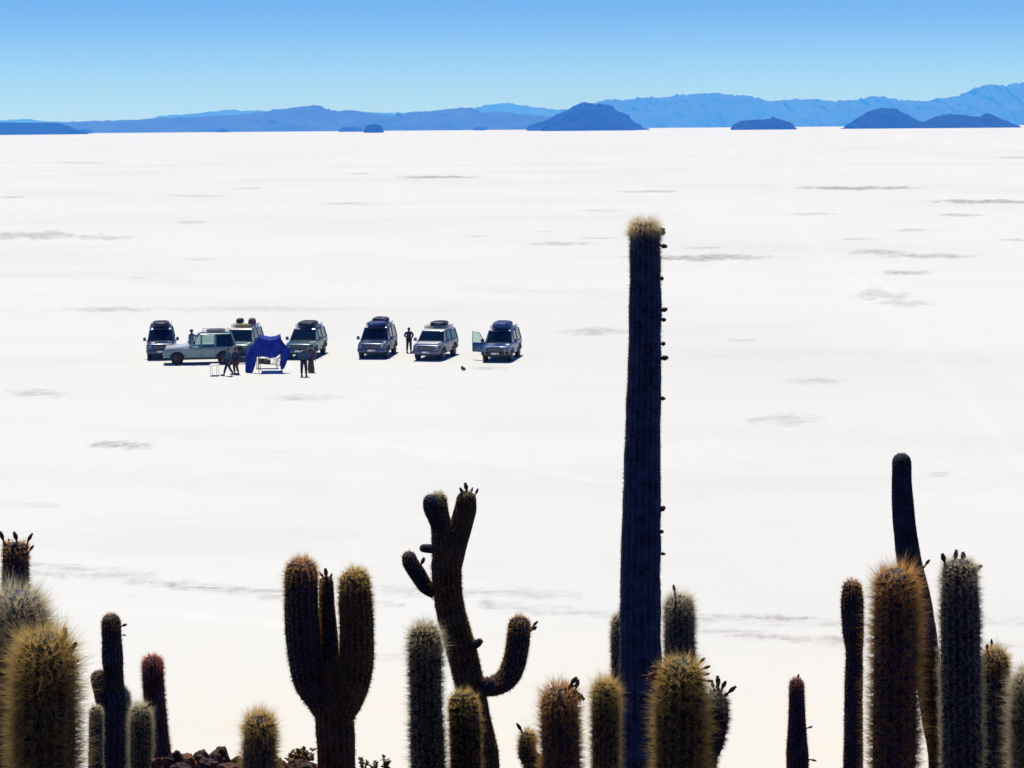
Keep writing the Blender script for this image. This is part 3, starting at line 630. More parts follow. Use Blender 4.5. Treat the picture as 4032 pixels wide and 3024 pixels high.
def suv(u, v, yaw, pm_, label, top=1.80, L=4.7, Wd=1.86, belt=1.10, hood=1.02, gl=GLASS, wb=(-1.42, 1.38), roof0=-.45, cowl=-1.15, rack=True,
        door=False, seats=True, bull=False, spare=False, side_on=False, roofm=None, group='four-wheel drives parked on the salt', name='parked_suv', plate=True):
    p = gnd(u, v); beta = math.atan2(-p.x, p.y)
    root = empty(name, (p.x, p.y, 0), beta + math.radians(yaw)); tag(root, label, 'car', group)
    hw = Wd / 2; y0 = -L / 2; y1 = L / 2; r = .385; ra = .47
    off = Vector((0, 0, 0))
    # lower body, arches cut through the profile
    def arch(c): return [(c - ra * math.cos(a), r + ra * math.sin(a)) for a in np.linspace(math.pi, 0, 11)][::1]
    z0 = .43
    def arch_pts(c):
        a0 = math.asin((z0 - r) / ra); return [(c + ra * math.cos(a), r + ra * math.sin(a)) for a in np.linspace(a0, math.pi - a0, 11)]
    prof = [(y0 + .05, z0 + .06), (y0, z0 + .22), (y0 + .02, hood - .16), (y0 + .12, hood - .04), (y0 + .5, hood + .02), (cowl, belt - .01), (y1 - .05, belt), (y1, belt - .2), (y1 + .01, z0 + .1), (y1 - .06, z0)]
    prof += arch_pts(wb[1]) + arch_pts(wb[0])
    def tap(x, y, z):
        k = 1.0
        if y < y0 + .8: k -= .10 * ((y0 + .8 - y) / .8) ** 2
        if y > y1 - .5: k -= .05 * ((y - y1 + .5) / .5) ** 2
        if z < .6: k -= .02
        if z > belt - .08: k -= .03
        return (x * k, y, z)
    n = len(prof); cols = [-hw, -hw * .55, 0, hw * .55, hw]
    vs = []
    for ci, x in enumerate(cols):
        for (y, z) in prof:
            bow = -.05 * (1 - (x / hw) ** 2) if y < y0 + .3 else 0          # bowed nose
            zz = z + (.03 * (1 - (x / hw) ** 2) if (y < cowl + .05 and z > hood - .1) else 0)
            vs.append(tap(x, y + bow, zz))
    fs = [(i * n + k, i * n + (k + 1) % n, (i + 1) * n + (k + 1) % n, (i + 1) * n + k) for i in range(4) for k in range(n)]
    fs += [tuple(range(n)), tuple(range(4 * n + n - 1, 4 * n - 1, -1))]
    MB().add(vs, fs).build('body', pm_, root, bevel=.065, seg=3)
    MB().box(-hw * .72, hw * .72, y0 + .35, y1 - .3, .30, .62).build('underbody', DARKP, root)
    # arch lips
    for c in wb:
        for sd2 in (-1, 1):
            MB().tube([(sd2 * (hw - .0), c + (ra + .02) * math.cos(a), r + (ra + .02) * math.sin(a)) for a in np.linspace(.15, math.pi - .15, 12)], .035, n=6).build('wheel_arch', DARKP if not side_on else pm_, root)
            wheel(sd2 * (hw - .15), c, r, .26, root, sd2)
    # cabin
    xb, xt = hw * .93, hw * .77; yb0, yb1 = cowl + .02, y1 - .08; yt0, yt1 = roof0, y1 - .32; zb = belt - .02; zt = top
    Bc = lambda sx, a: Vector((sx * xb, yb0 + (yb1 - yb0) * a, zb)); 
    def side_pt(sx, y, f):    # f 0 belt .. 1 roof
        return Vector((sx * (xb + (xt - xb) * f), y, zb + (zt - zb) * f))
    posts = [cowl + .9, cowl + 1.95] if not side_on else [.02, .88]
    for sx in (-1, 1):
        MB().tube([side_pt(sx, yb0, 0), side_pt(sx, yt0, 1)], .035, n=6).build('pillar', pm_, root)
        MB().tube([side_pt(sx, yb1, 0), side_pt(sx, yt1, 1)], .05, n=6).build('pillar', pm_, root)
        for q in posts[0:2]: MB().tube([side_pt(sx, q, 0), side_pt(sx, q + .03, 1)], .04 if not side_on else .065, n=6).build('pillar', pm_, root)
    rf = MB().hull8([(-xt - .02, yt0 - .06, zt - .02), (xt + .02, yt0 - .06, zt - .02), (xt + .02, yt1 + .05, zt - .02), (-xt - .02, yt1 + .05, zt - .02)],
                    [(-xt + .06, yt0 + .10, zt + .075), (xt - .06, yt0 + .10, zt + .075), (xt - .06, yt1 - .08, zt + .075), (-xt + .06, yt1 - .08, zt + .075)])
    rf.build('roof', roofm or pm_, root, bevel=.09, seg=4)
    pane('windshield', [side_pt(-1, yb0, 0), side_pt(1, yb0, 0), side_pt(1, yt0, 1), side_pt(-1, yt0, 1)], gl, root, .04)
    pane('rear_window', [side_pt(1, yb1, 0), side_pt(-1, yb1, 0), side_pt(-1, yt1, 1), side_pt(1, yt1, 1)], gl, root, .08)
    yy_ = [(yb0, yt0)] + [(q, q + .03) for q in posts] + [(yb1, yt1)]
    for sx in (-1, 1):
        for i in range(3):
            q = [side_pt(sx, yy_[i][0], 0), side_pt(sx, yy_[i + 1][0], 0), side_pt(sx, yy_[i + 1][1], 1), side_pt(sx, yy_[i][1], 1)]
            if door and sx == -1 and i == 0: continue
            pane('side_window', q if sx == 1 else q[::-1], GLASS if (side_on and i == 2) else gl, root, .05)
    # doors lines and handles
    for sx in (-1, 1):
        for i, q in enumerate(posts):
            d_ = MB().box(min(sx * (hw - .012), sx * (hw + .004)), max(sx * (hw - .012), sx * (hw + .004)), q - .012, q + .012, .5, belt - .06); d_.build('door_seam', DARKP, root)
            MB().box(min(sx * hw, sx * (hw + .03)), max(sx * hw, sx * (hw + .03)), q - .26, q - .10, belt - .18, belt - .145).build('door_handle', CHROME, root)
    if seats:
        for y in (cowl + .75, cowl + 1.75):
            for sx in (-.38, .38):
                MB().box(sx - .26, sx + .26, y - .1, y + .45, .75, 1.0).box(sx - .25, sx + .25, y + .38, y + .52, .9, 1.45).build('seat', SEAT, root, bevel=.04)
        MB().box(-hw * .85, hw * .85, cowl - .05, cowl + .30, .85, belt + .04).build('dashboard', SEAT, root, bevel=.04)
    # face
    yf = y0 - .045
    gr = MB().box(-.46, .46, yf - .015, yf + .06, hood - .33, hood - .14).build('grille', DARKP, root)
    sl_ = MB()
    for k in range(3): sl_.box(-.44, .44, yf - .028, yf - .010, hood - .30 + k * .055, hood - .285 + k * .055)
    sl_.build('slat', CHROME, gr)
    for sx in (-1, 1):
        x_ = sx * hw * .72
        MB().hull8([(x_ - .17, yf - .01, hood - .33), (x_ + .17, yf + .03 , hood - .33), (x_ + .17, yf + .16, hood - .33), (x_ - .17, yf + .16, hood - .33)],
                   [(x_ - .17, yf + .02, hood - .15), (x_ + .17, yf + .06, hood - .15), (x_ + .17, yf + .16, hood - .15), (x_ - .17, yf + .16, hood - .15)]).build('headlight', LAMP, root, bevel=.02)
        MB().box(x_ - .07, x_ + .07, yf - .06, yf + .05, .58, .68).build('fog_lamp', LAMP, root, bevel=.02)
        MB().box(sx * hw * .9 - .06, sx * hw * .9 + .06, y1 - .04, y1 + .035, .75, 1.02).build('tail_lamp', TAIL, root, bevel=.01)
        mr = MB().box(sx * (hw + .14) - .09, sx * (hw + .14) + .09, cowl + .12, cowl + .24, belt + .02, belt + .24).build('side_mirror', pm_, root, bevel=.03)
        MB().tube([(sx * (hw - .06), cowl + .2, belt + .02), (sx * (hw + .1), cowl + .18, belt + .08)], .02, n=6).build('mirror_arm', DARKP, mr)
    MB().box(-hw * .94, hw * .94, yf - .07, y0 + .12, .45, .70).build('front_bumper', pm_ if not bull else DARKP, root, bevel=.05)
    MB().box(-hw * .94, hw * .94, y1 - .1, y1 + .12, .47, .68).build('rear_bumper', DARKP, root, bevel=.05)
    if plate:
        pb = MB().box(-.27, .27, yf - .085, yf - .068, .50, .64).build('number_plate', DARKP, root)
        MB().box(-.24, .10, yf - .094, yf - .082, .515, .625).box(.15, .24, yf - .094, yf - .082, .515, .625).build('plate_face', PLATE, pb)
    if bull:
        MB().tube([(-.62, yf - .10, .5), (-.60, yf - .14, .9), (-.3, yf - .14, 1.0), (.3, yf - .14, 1.0), (.60, yf - .14, .9), (.62, yf - .10, .5)], .03, n=8).build('bull_bar', CHROME, root)
    for x_ in (-.55, .1): MB().tube([(x_, cowl - .02, belt + .02), (x_ + .45, cowl + .22, belt + .16)], .012, n=5).build('wiper', DARKP, root)
    MB().tube([(hw - .12, cowl - .15, belt), (hw - .10, cowl - .05, belt + .75)], .008, n=5).build('aerial', DARKP, root)
    if rack:
        rk = MB(); zr = top + .14
        for sx in (-1, 1):
            rk.tube([(sx * (xt - .05), yt0 + .25, zr), (sx * (xt - .05), yt1 - .1, zr)], .02, n=6)
            rk.tube([(sx * (xt - .03), yt0 + .25, zr + .12), (sx * (xt - .03), yt1 - .1, zr + .12)], .016, n=6)
            for y in np.linspace(yt0 + .25, yt1 - .1, 5): rk.tube([(sx * (xt - .08), y, top + .05), (sx * (xt - .03), y, zr + .12)], .014, n=5)
        for y in np.linspace(yt0 + .25, yt1 - .1, 7): rk.tube([(-xt + .05, y, zr), (xt - .05, y, zr)], .014, n=5)
        rk.tube([(-xt + .03, yt0 + .25, zr + .12), (xt - .03, yt0 + .25, zr + .12)], .016, n=6)
        rk.build('roof_rack', CHROME, root)
    if door:      # the open front door on the picture's left side of the car
        hx, hy = -hw + .02, cowl + .12
        ang = math.radians(68); dx, dyv = -math.sin(ang), math.cos(ang)
        def D(a, z, t_=0): return (hx + dx * a + dyv * t_, hy + dyv * a - dx * t_ * -1, z)
        low = [D(0, .5), D(.92, .5), D(.92, belt), D(0, belt)]; nrm = Vector((dyv, -dx * -1, 0)).normalized() * .05
        low = [Vector(q) for q in low]
        dr = MB().hull8([q - nrm for q in low], [q + nrm for q in low]).build('open_door', pm_, root, bevel=.03)
        fr = [Vector(D(.02, belt)), Vector(D(.12, belt + .25)), Vector(D(.42, top - .06)), Vector(D(.90, top - .02)), Vector(D(.90, belt))]
        MB().tube(fr, .022, n=6).build('window_frame', DARKP, dr)
        g_ = [Vector(D(.04, belt)), Vector(D(.88, belt)), Vector(D(.88, top - .05)), Vector(D(.42, top - .08))]
        MB().hull8([q - nrm * .1 for q in g_], [q + nrm * .1 for q in g_]).build('door_glass', CLEAR, dr)
        ar = D(.10, belt + .12, 0)
        MB().box(ar[0] - .12, ar[0] + .08, ar[1] - .14, ar[1] - .02, ar[2] - .10, ar[2] + .12).build('side_mirror', DARKP, dr, bevel=.03)
        MB().box(hx - .02, hx + .04, cowl + .14, cowl + .88, .52, belt).build('door_opening', SEAT, root)
    return root
def lump(name, root, loc, size, m, label, cat, group=None, seed=0, rz=0.0):
    """a strapped, lumpy load resting on a roof rack"""
    M4 = root.matrix_basis.copy() if False else Matrix.Translation(root.location) @ Matrix.Rotation(root.rotation_euler.z, 4, 'Z')
    w = M4 @ Vector(loc)
    r_ = empty(name, w, root.rotation_euler.z + rz); tag(r_, label, cat, group)
    bm_ = bmesh.new(); bmesh.ops.create_icosphere(bm_, subdivisions=4, radius=1)
    for v_ in bm_.verts:
        c = v_.co; e = .55
        q = Vector([math.copysign(abs(a) ** e, a) for a in c]) 
        q *= 1 + .10 * mnoise.fractal(c * 1.8 + Vector((seed, 0, 0)), 1, 2, 4)
        v_.co = Vector((q.x * size[0] / 2, q.y * size[1] / 2, max(0.0, (q.z * .5 + .5)) * size[2]))
    me = bpy.data.meshes.new('cover'); bm_.to_mesh(me); bm_.free(); me.polygons.foreach_set('use_smooth', [True] * len(me.polygons)); me.materials.append(m)
    o = bpy.data.objects.new('cover', me); COL.objects.link(o); o.parent = r_
    for y in (-.25, .25):
        y *= size[1]
        MB().tube([(-size[0] * .52, y, 0), (-size[0] * .5, y, size[2] * .8), (-size[0] * .3, y, size[2] * 1.03), (size[0] * .3, y, size[2] * 1.03), (size[0] * .5, y, size[2] * .8), (size[0] * .52, y, 0)], .012, n=5).build('strap', DARKP, r_)
    return r_
TARP_D = mat('load_tarp_navy', (.012, .02, .06), .6, var=.3, scale=6, bump=.4); TARP_B = mat('load_tarp_blue', (.01, .05, .22), .6, var=.3, scale=6, bump=.4)
BAG_P = mat('bag_plum', (.10, .06, .09), .8, var=.3, scale=8, bump=.4); YEL = mat('mustard_canvas', (.35, .28, .05), .8, var=.3, scale=8, bump=.4)

P_SILV = paint('silver_paint', (.20, .26, .36), .3, .34); P_TEAL = paint('teal_paint', (.022, .085, .135), .15); P_NAVY = paint('navy_paint', (.014, .045, .14), .15)
P_BLUE = paint('blue_paint', (.014, .07, .22), .15); P_PALE = paint('pale_teal_paint', (.15, .24, .29), .15, .4); P_WHITE = paint('white_blue_paint', (.09, .16, .21), .15, .35)
P_LILA = paint('slate_silver_paint', (.07, .09, .19), .3, .34)
TOPW = mat('white_roof_paint', (.7, .72, .74), .35, coat=.6)
ZR = 1.80 + .14
c1 = suv(637, 1404, -1, P_NAVY, 'dark blue four-wheel drive seen head-on, leftmost of the parked cars', hood=1.06, Wd=1.80, top=1.80, roofm=P_SILV)
lump('roof_load', c1, (0, .35, ZR), (1.05, 2.0, .32), TARP_D, 'dark lumpy load on the leftmost car', 'luggage', 'loads tied on car roofs', 1)
c3 = suv(958, 1408, -13, P_WHITE, 'pale boxy four-wheel drive behind the side-on wagon and blue awning', top=1.84, belt=1.14, hood=1.08, roofm=TOPW, bull=True)
lump('duffel_bag', c3, (-.33, .75, ZR + .19), (.42, .6, .32), TARP_D, 'navy bag standing on the roof of the pale boxy car', 'bag', 'loads tied on car roofs', 2)
lump('duffel_bag', c3, (.42, .9, ZR + .04), (.42, .6, .45), BAG_P, 'plum coloured bag on the right of the pale boxy car roof', 'bag', 'loads tied on car roofs', 3)
lump('canvas_roll', c3, (-.02, .25, ZR + .02), (1.0, .5, .17), YEL, 'mustard canvas roll on the roof of the pale boxy car', 'canvas roll', None, 4)
c4 = suv(1208, 1402, -12, P_TEAL, 'dark teal four-wheel drive just right of the blue awning', top=1.76, cowl=-1.05, roof0=-.30, roofm=P_LILA, bull=False)
lump('roof_load', c4, (.0, .6, ZR), (1.1, 1.7, .28), TARP_D, 'flat dark load on the teal car beside the awning', 'luggage', 'loads tied on car roofs', 5)
c5 = suv(1488, 1400, -10, P_NAVY, 'navy four-wheel drive with the tallest roof load, left of the lone person', top=1.84, L=4.55, Wd=1.90, roofm=P_SILV)
lump('roof_load', c5, (.0, .0, ZR), (1.15, 1.6, .26), TARP_B, 'low blue load at the front of the navy car roof', 'luggage', 'loads tied on car roofs', 6)
lump('roof_load', c5, (.05, 1.0, ZR), (1.0, 1.2, .46), TARP_D, 'high dark load at the back of the navy car roof', 'luggage', 'loads tied on car roofs', 7)
c6 = suv(1716, 1407, -15, P_LILA, 'silver four-wheel drive with a bright white bonnet, right of the lone person', roofm=TOPW, top=1.74)
lump('roof_load', c6, (.05, .85, ZR - .05), (1.05, 1.3, .36), TARP_D, 'dark load at the back of the silver car roof', 'luggage', 'loads tied on car roofs', 8)
c7 = suv(1976, 1412, -10, P_BLUE, 'blue four-wheel drive with its front door open, rightmost car', door=True, roofm=P_BLUE, bull=True)
lump('roof_load', c7, (0, .35, ZR), (1.1, 2.0, .40), TARP_B, 'bright blue load covering the rightmost car roof', 'luggage', 'loads tied on car roofs', 9)
for c_, cc_ in ((c6, TOPW),):     # the pale bonnet
    hd = MB().hull8([(-.68, -2.12, 1.03), (.68, -2.12, 1.03), (.74, -1.24, 1.10), (-.74, -1.24, 1.10)], [(-.66, -2.10, 1.095), (.66, -2.10, 1.095), (.72, -1.20, 1.155), (-.72, -1.20, 1.155)])
    hd.build('bonnet', cc_, c_, bevel=.01)
DARK_RIMS = True
w2 = suv(793, 1430, -90, P_PALE, 'pale teal station wagon parked side-on, nose to the left', top=1.84, L=4.45, belt=1.12, hood=1.05, gl=CLEAR, wb=(-1.48, 1.38), roof0=-.12, cowl=-.72,
         side_on=True, roofm=P_TEAL, seats=False, group='four-wheel drives parked on the salt', name='parked_station_wagon')
MB().hull8([(-.80, -2.20, .99), (.80, -2.20, .99), (.945, -.78, 1.0), (-.945, -.78, 1.0)], [(-.76, -2.12, 1.11), (.76, -2.12, 1.11), (.88, -.74, 1.20), (-.88, -.74, 1.20)]).build('bonnet', TOPW, w2, bevel=.01)
lump('roof_load', w2, (0, .95, ZR + .04), (.9, 1.2, .14), BAG_P, 'low grey-brown bundle on the roof of the side-on wagon', 'luggage', 'loads tied on car roofs', 10)

# ================================================================== AWNING, TABLES, CHAIRS
CL = mat('awning_cloth', (.006, .035, .40), .75, var=.25, scale=2.5, bump=.3)
CLT = CL.node_tree; bb = CLT.nodes['Principled BSDF']
trn = nd(CLT, 'ShaderNodeBsdfTranslucent'); trn.inputs[0].default_value = (.004, .04, .5, 1)
mxs = nd(CLT, 'ShaderNodeMixShader'); mxs.inputs[0].default_value = .35
CLT.links.new(bb.outputs[0], mxs.inputs[1]); CLT.links.new(trn.outputs[0], mxs.inputs[2]); CLT.links.new(mxs.outputs[0], CLT.nodes['Material Output'].inputs[0])
POLE = mat('pole_steel', (.10, .11, .13), .5, metal=.5); WOODT = mat('table_white', (.72, .71, .68), .5, var=.08, scale=5); BROWN = mat('folding_wood', (.08, .05, .04), .7)
def gxy(u, v): p = gnd(u, v); return p
g0 = gxy(1055, 1468)
YA = g0.y
aw = empty('shade_awning', (g0.x, YA, 0)); tag(aw, 'deep blue cloth awning sagging between poles, its sides hanging to the ground', 'awning')
def A(u, v, dy=0.0):
    w = pl(u, v, YA + dy); return Vector((w.x - g0.x, w.y - YA, w.z))
def cloth(name, grid, parent, amp=.05, seed=0, nu=22, nv=18, th=.012):
    """grid: rows of control points (top to bottom), smoothed, folded and given thickness"""
    G = np.array([[list(p) for p in row] for row in grid]); r_, c_ = G.shape[:2]
    vs = []
    for j in range(nv):
        y = j / (nv - 1) * (r_ - 1); j0 = min(int(y), r_ - 2); fy = y - j0
        for i in range(nu):
            x = i / (nu - 1) * (c_ - 1); i0 = min(int(x), c_ - 2); fx = x - i0
            p = (G[j0, i0] * (1 - fx) + G[j0, i0 + 1] * fx) * (1 - fy) + (G[j0 + 1, i0] * (1 - fx) + G[j0 + 1, i0 + 1] * fx) * fy
            n_ = mnoise.noise(Vector((i * .42, j * .16, seed))) + .5 * mnoise.noise(Vector((i * .9, j * .3, seed + 5)))
            vs.append((p[0], p[1] + amp * 1.6 * n_, p[2] + amp * .3 * n_))
    fs = [(j * nu + i, j * nu + i + 1, (j + 1) * nu + i + 1, (j + 1) * nu + i) for j in range(nv - 1) for i in range(nu - 1)]
    o = mesh_obj(name, vs, fs, CL, parent, smooth=True)
    md = o.modifiers.new('thickness', 'SOLIDIFY'); md.thickness = th; return o
DY = 1.9
cloth('canopy_top', [[A(1022, 1316, DY), A(1042, 1322, DY), A(1063, 1326, DY), A(1085, 1323, DY), A(1103, 1316, DY)],
                     [A(1016, 1326), A(1040, 1338), A(1063, 1342), A(1085, 1338), A(1105, 1326)]], aw, .02, 1)
cloth('front_panel', [[A(1016, 1326), A(1038, 1335), A(1063, 1339), A(1086, 1335), A(1105, 1326)],
                      [A(1006, 1352, -.03), A(1034, 1358, -.1), A(1060, 1362, -.1), A(1086, 1360, -.1), A(1110, 1354)],
                      [A(1000, 1388, -.06), A(1030, 1394, -.15), A(1060, 1400, -.15), A(1086, 1398, -.15), A(1112, 1386)],
                      [A(1012, 1398, -.06), A(1038, 1404, -.12), A(1062, 1410, -.12), A(1084, 1408, -.12), A(1106, 1392)]], aw, .05, 2)
cloth('left_flap', [[A(1014, 1328, .0), A(1010, 1336, .1), A(1004, 1344, .3), A(1000, 1352, .5)],
                    [A(1010, 1372, -.08), A(998, 1372, .1), A(984, 1374, .3), A(972, 1378, .5)],
                    [A(1012, 1405, -.1), A(998, 1405, 0), A(982, 1402, .15), A(967, 1395, .3)],
                    [A(1004, 1440, -.1), A(992, 1442, 0), A(978, 1440, .1), A(966, 1432, .2)],
                    [A(994, 1469, -.1), A(986, 1470, -.05), A(976, 1470, 0), A(966, 1466, .1)]], aw, .05, 3)
cloth('right_flap', [[A(1104, 1327, .0), A(1108, 1336, .05), A(1112, 1346, .1), A(1116, 1356, .2)],
                     [A(1110, 1366, -.05), A(1118, 1364, 0), A(1130, 1366, .1), A(1143, 1372, .2)],
                     [A(1106, 1400, -.1), A(1116, 1400, -.05), A(1130, 1398, .05), A(1144, 1392, .1)],
                     [A(1101, 1436, -.1), A(1110, 1438, -.05), A(1120, 1432, 0), A(1132, 1418, .05)],
                     [A(1108, 1450, -.1), A(1112, 1456, -.05), A(1117, 1452, 0), A(1122, 1444, 0)]], aw, .05, 4)
for (u_, v_, dy) in ((1016, 1326, 0.02), (1105, 1326, .02), (1022, 1316, DY), (1103, 1316, DY)):
    q = A(u_, v_, dy); MB().tube([(q.x, q.y, 0), (q.x, q.y, q.z + .03)], .022, n=8).build('pole', POLE, aw)

def cool_boxes():
    for (u, v, w, d, h, m, lb) in ((1036, 1431, .55, .36, .36, DARKP, 'dark cool box on the salt behind the white table under the awning'), (1052, 1433, .42, .34, .26, BROWN, 'brown crate beside the dark cool box under the awning'), (957, 1426, .50, .40, .34, BLUEB, 'dark blue box on the salt left of the blue awning')):
        p = gnd(u, v); r_ = empty('storage_box', (p.x, p.y, 0), .1); tag(r_, lb, 'box')
        MB().box(-w / 2, w / 2, -d / 2, d / 2, .0, h * .82).build('box_body', m, r_, bevel=.02); MB().box(-w / 2 - .012, w / 2 + .012, -d / 2 - .012, d / 2 + .012, h * .82, h).build('lid', m, r_, bevel=.015)
BLUEB = mat('box_blue', (.01, .04, .11), .6)
def table(u, v, Lx, Ly, H, m, legm, label, rz=0, name='folding_table', w=.03):
    p = gnd(u, v); r_ = empty(name, p, rz); r_.location.z = 0; tag(r_, label, 'table')
    MB().box(-Lx / 2, Lx / 2, -Ly / 2, Ly / 2, H - .035, H).build('tabletop', m, r_, bevel=.01)
    for sx in (-1, 1):
        for sy in (-1, 1):
            MB().tube([(sx * (Lx / 2 - .06), sy * (Ly / 2 - .06), 0), (sx * (Lx / 2 - .08), sy * (Ly / 2 - .08), H - .03)], w / 2, n=6).build('leg', legm, r_)
    return r_
table(845, 1478, .52, .95, .66, WOODT, mat('grey_leg', (.35, .36, .38), .6), 'small white folding table with thin grey legs, in front of the side-on wagon', w=.024)
table(1052, 1450, 1.35, .75, .66, WOODT, WOODT, 'white folding table standing in the shade under the blue awning', w=.045)
cool_boxes()
def chair(u, v, rz, m, label):
    p = gnd(u, v); r_ = empty('folding_chair', (p.x, p.y, 0), rz); tag(r_, label, 'chair', 'folding chairs round the awning')
    MB().box(-.22, .22, -.22, .20, .43, .46).build('seat', m, r_, bevel=.01)
    MB().box(-.22, .22, .19, .22, .55, .86).build('backrest', m, r_, bevel=.01)
    for sx in (-1, 1):
        MB().tube([(sx * .22, -.24, 0), (sx * .22, .05, .44), (sx * .22, .22, .86)], .013, n=6).build('leg', POLE, r_)
        MB().tube([(sx * .20, .26, 0), (sx * .20, -.18, .44)], .013, n=6).build('leg', POLE, r_)
    return r_
chair(1068, 1432, math.radians(170), BROWN, 'folding chair behind the dark table under the awning')
chair(1098, 1437, math.radians(-80), mat('grey_canvas', (.10, .11, .12), .8), 'grey folding chair at the right end of the dark table')
chair(958, 1432, math.radians(70), mat('blue_canvas', (.01, .04, .12), .8), 'dark blue folding chair to the left of the blue awning')

# the small thing lying on the salt
p = gnd(1826, 1458); rk_ = empty('backpack', (p.x, p.y, 0)); tag(rk_, 'small dark bag lying on the salt in front of the blue and silver cars', 'bag')
bm_ = bmesh.new(); bmesh.ops.create_icosphere(bm_, subdivisions=3, radius=1)
for v_ in bm_.verts:
    q = v_.co.copy(); q *= 1 + .15 * mnoise.noise(q * 2); v_.co = Vector((q.x * .15 - .03, q.y * .12, max(0, q.z * .13 + .10 + (.05 if q.x < -.1 else -.03))))
me = bpy.data.meshes.new('pouch'); bm_.to_mesh(me); bm_.free(); me.polygons.foreach_set('use_smooth', [True] * len(me.polygons)); me.materials.append(mat('bag_cloth', (.06, .06, .065), .9))
o = bpy.data.objects.new('pouch', me); COL.objects.link(o); o.parent = rk_
MB().tube([(-.1, -.08, .18), (-.02, -.16, .12), (.08, -.13, .02)], .012, n=5).build('strap', DARKP, rk_)

# ================================================================== PEOPLE
SKIN = mat('skin', (.18, .10, .07), .6); HAIR = mat('hair_black', (.01, .01, .012), .7)
def skin_mesh(name, nodes, edges, m, parent, root_i=0, sub=2):
    fat = 1.0 if name == 'body' else 1.18
    me = bpy.data.meshes.new(name); me.from_pydata([tuple(n[:3]) for n in nodes], edges, []); me.materials.append(m)
    o = bpy.data.objects.new(name, me); COL.objects.link(o); o.parent = parent
    sk = o.modifiers.new('skin', 'SKIN'); sk.use_smooth_shade = True
    for i, n in enumerate(nodes):
        r_ = tuple(a * fat for a in n[3]) if isinstance(n[3], tuple) else n[3] * fat; o.data.skin_vertices[0].data[i].radius = (r_, r_) if not isinstance(r_, tuple) else r_
        o.data.skin_vertices[0].data[i].use_root = (i == root_i)
    sb = o.modifiers.new('sub', 'SUBSURF'); sb.levels = sub; sb.render_levels = sub
    return o
def person(u, v, yaw, h, pose, top_m, leg_m, label, hat=None, skirt=False, bag=False):
    """pose: dict of joint positions in units of body height, x right, y back, z up (facing -y)"""
    p = gnd(u, v); r_ = empty('person', (p.x, p.y, 0), math.atan2(-p.x, p.y) + math.radians(yaw)); tag(r_, label, 'person')
    J = dict(pel=(0, 0, .52), sp=(0, -.005, .62), ch=(0, 0, .74), nk=(0, 0, .83), ch2=(0, 0, .80), hd0=(0, -.008, .875), hd1=(0, -.012, .925), hd2=(0, -.004, .972),
             sL=(-.115, 0, .80), sR=(.115, 0, .80), eL=(-.15, .01, .63), eR=(.15, .01, .63), wL=(-.155, -.02, .49), wR=(.155, -.02, .49),
             hL=(-.055, 0, .50), hR=(.055, 0, .50), kL=(-.06, -.01, .28), kR=(.06, -.01, .28), aL=(-.06, .01, .045), aR=(.06, .01, .045))
    J.update(pose)
    J = {k: Vector(q) * h for k, q in J.items()}
    for s_ in 'LR': J['t' + s_] = J['a' + s_] + Vector((0, -.10 * h, -.03 * h))
    N = []; E = []; I = {}
    def add(k, q, r): I[k] = len(N); N.append((*q, r)); return I[k]
    add('pel', J['pel'], (.085 * h, .06 * h)); add('sp', J['sp'], (.075 * h, .055 * h)); add('ch', J['ch'], (.088 * h, .06 * h)); add('ch2', J['ch2'], (.06 * h, .045 * h))
    add('nk', J['nk'], .032 * h); add('hd0', J['hd0'], .043 * h); add('hd1', J['hd1'], .052 * h); add('hd2', J['hd2'], .038 * h)
    E += [(0, 1), (1, 2), (2, 3), (3, 4), (4, 5), (5, 6), (6, 7)]
    add('nose', J['hd1'] + Vector((0, -.058 * h, -.004 * h)), .007 * h); E.append((I['hd1'], I['nose']))
    for s_, sg in (('L', -1), ('R', 1)):
        add('ear' + s_, J['hd1'] + Vector((sg * .052 * h, .003 * h, 0)), .009 * h); E.append((I['hd1'], I['ear' + s_]))
        add('s' + s_, J['s' + s_], .036 * h); add('e' + s_, J['e' + s_], .026 * h); add('w' + s_, J['w' + s_], .017 * h)
        E += [(I['ch2'], I['s' + s_]), (I['s' + s_], I['e' + s_]), (I['e' + s_], I['w' + s_])]
        d = (J['w' + s_] - J['e' + s_]).normalized(); side = Vector((0, -1, 0)).cross(d).normalized() if abs(d.y) < .9 else Vector((1, 0, 0))
        fwd = d.cross(side).normalized()
        pc = J['w' + s_] + d * .045 * h; add('p' + s_, pc, (.020 * h, .010 * h)); E.append((I['w' + s_], I['p' + s_]))
        for q, (o_, l_) in enumerate(((-.018, .034), (-.006, .042), (.006, .040), (.018, .032))):
            a = pc + d * .018 * h + fwd * o_ * h; a1 = a + d * l_ * .55 * h; a2 = a1 + d * l_ * .45 * h + side * sg * .008 * h
            i0 = add(f'f{q}{s_}', a, .0055 * h); i1 = add(f'g{q}{s_}', a1, .005 * h); i2 = add(f'i{q}{s_}', a2, .004 * h)
            E += [(I['p' + s_], i0), (i0, i1), (i1, i2)]
        tb = J['w' + s_] + d * .02 * h - fwd * .022 * h; i0 = add('th' + s_, tb, .006 * h); i1 = add('ti' + s_, tb + d * .03 * h - fwd * .014 * h, .005 * h)
        E += [(I['w' + s_], i0), (i0, i1)]
        add('h' + s_, J['h' + s_], .052 * h); add('k' + s_, J['k' + s_], .034 * h); add('a' + s_, J['a' + s_], .023 * h); add('t' + s_, J['t' + s_], (.022 * h, .015 * h))
        E += [(0, I['h' + s_]), (I['h' + s_], I['k' + s_]), (I['k' + s_], I['a' + s_]), (I['a' + s_], I['t' + s_])]
    skin_mesh('body', N, E, SKIN, r_, sub=1)
    # jacket over chest and arms
    g = .012 * h; T = []; TE = []
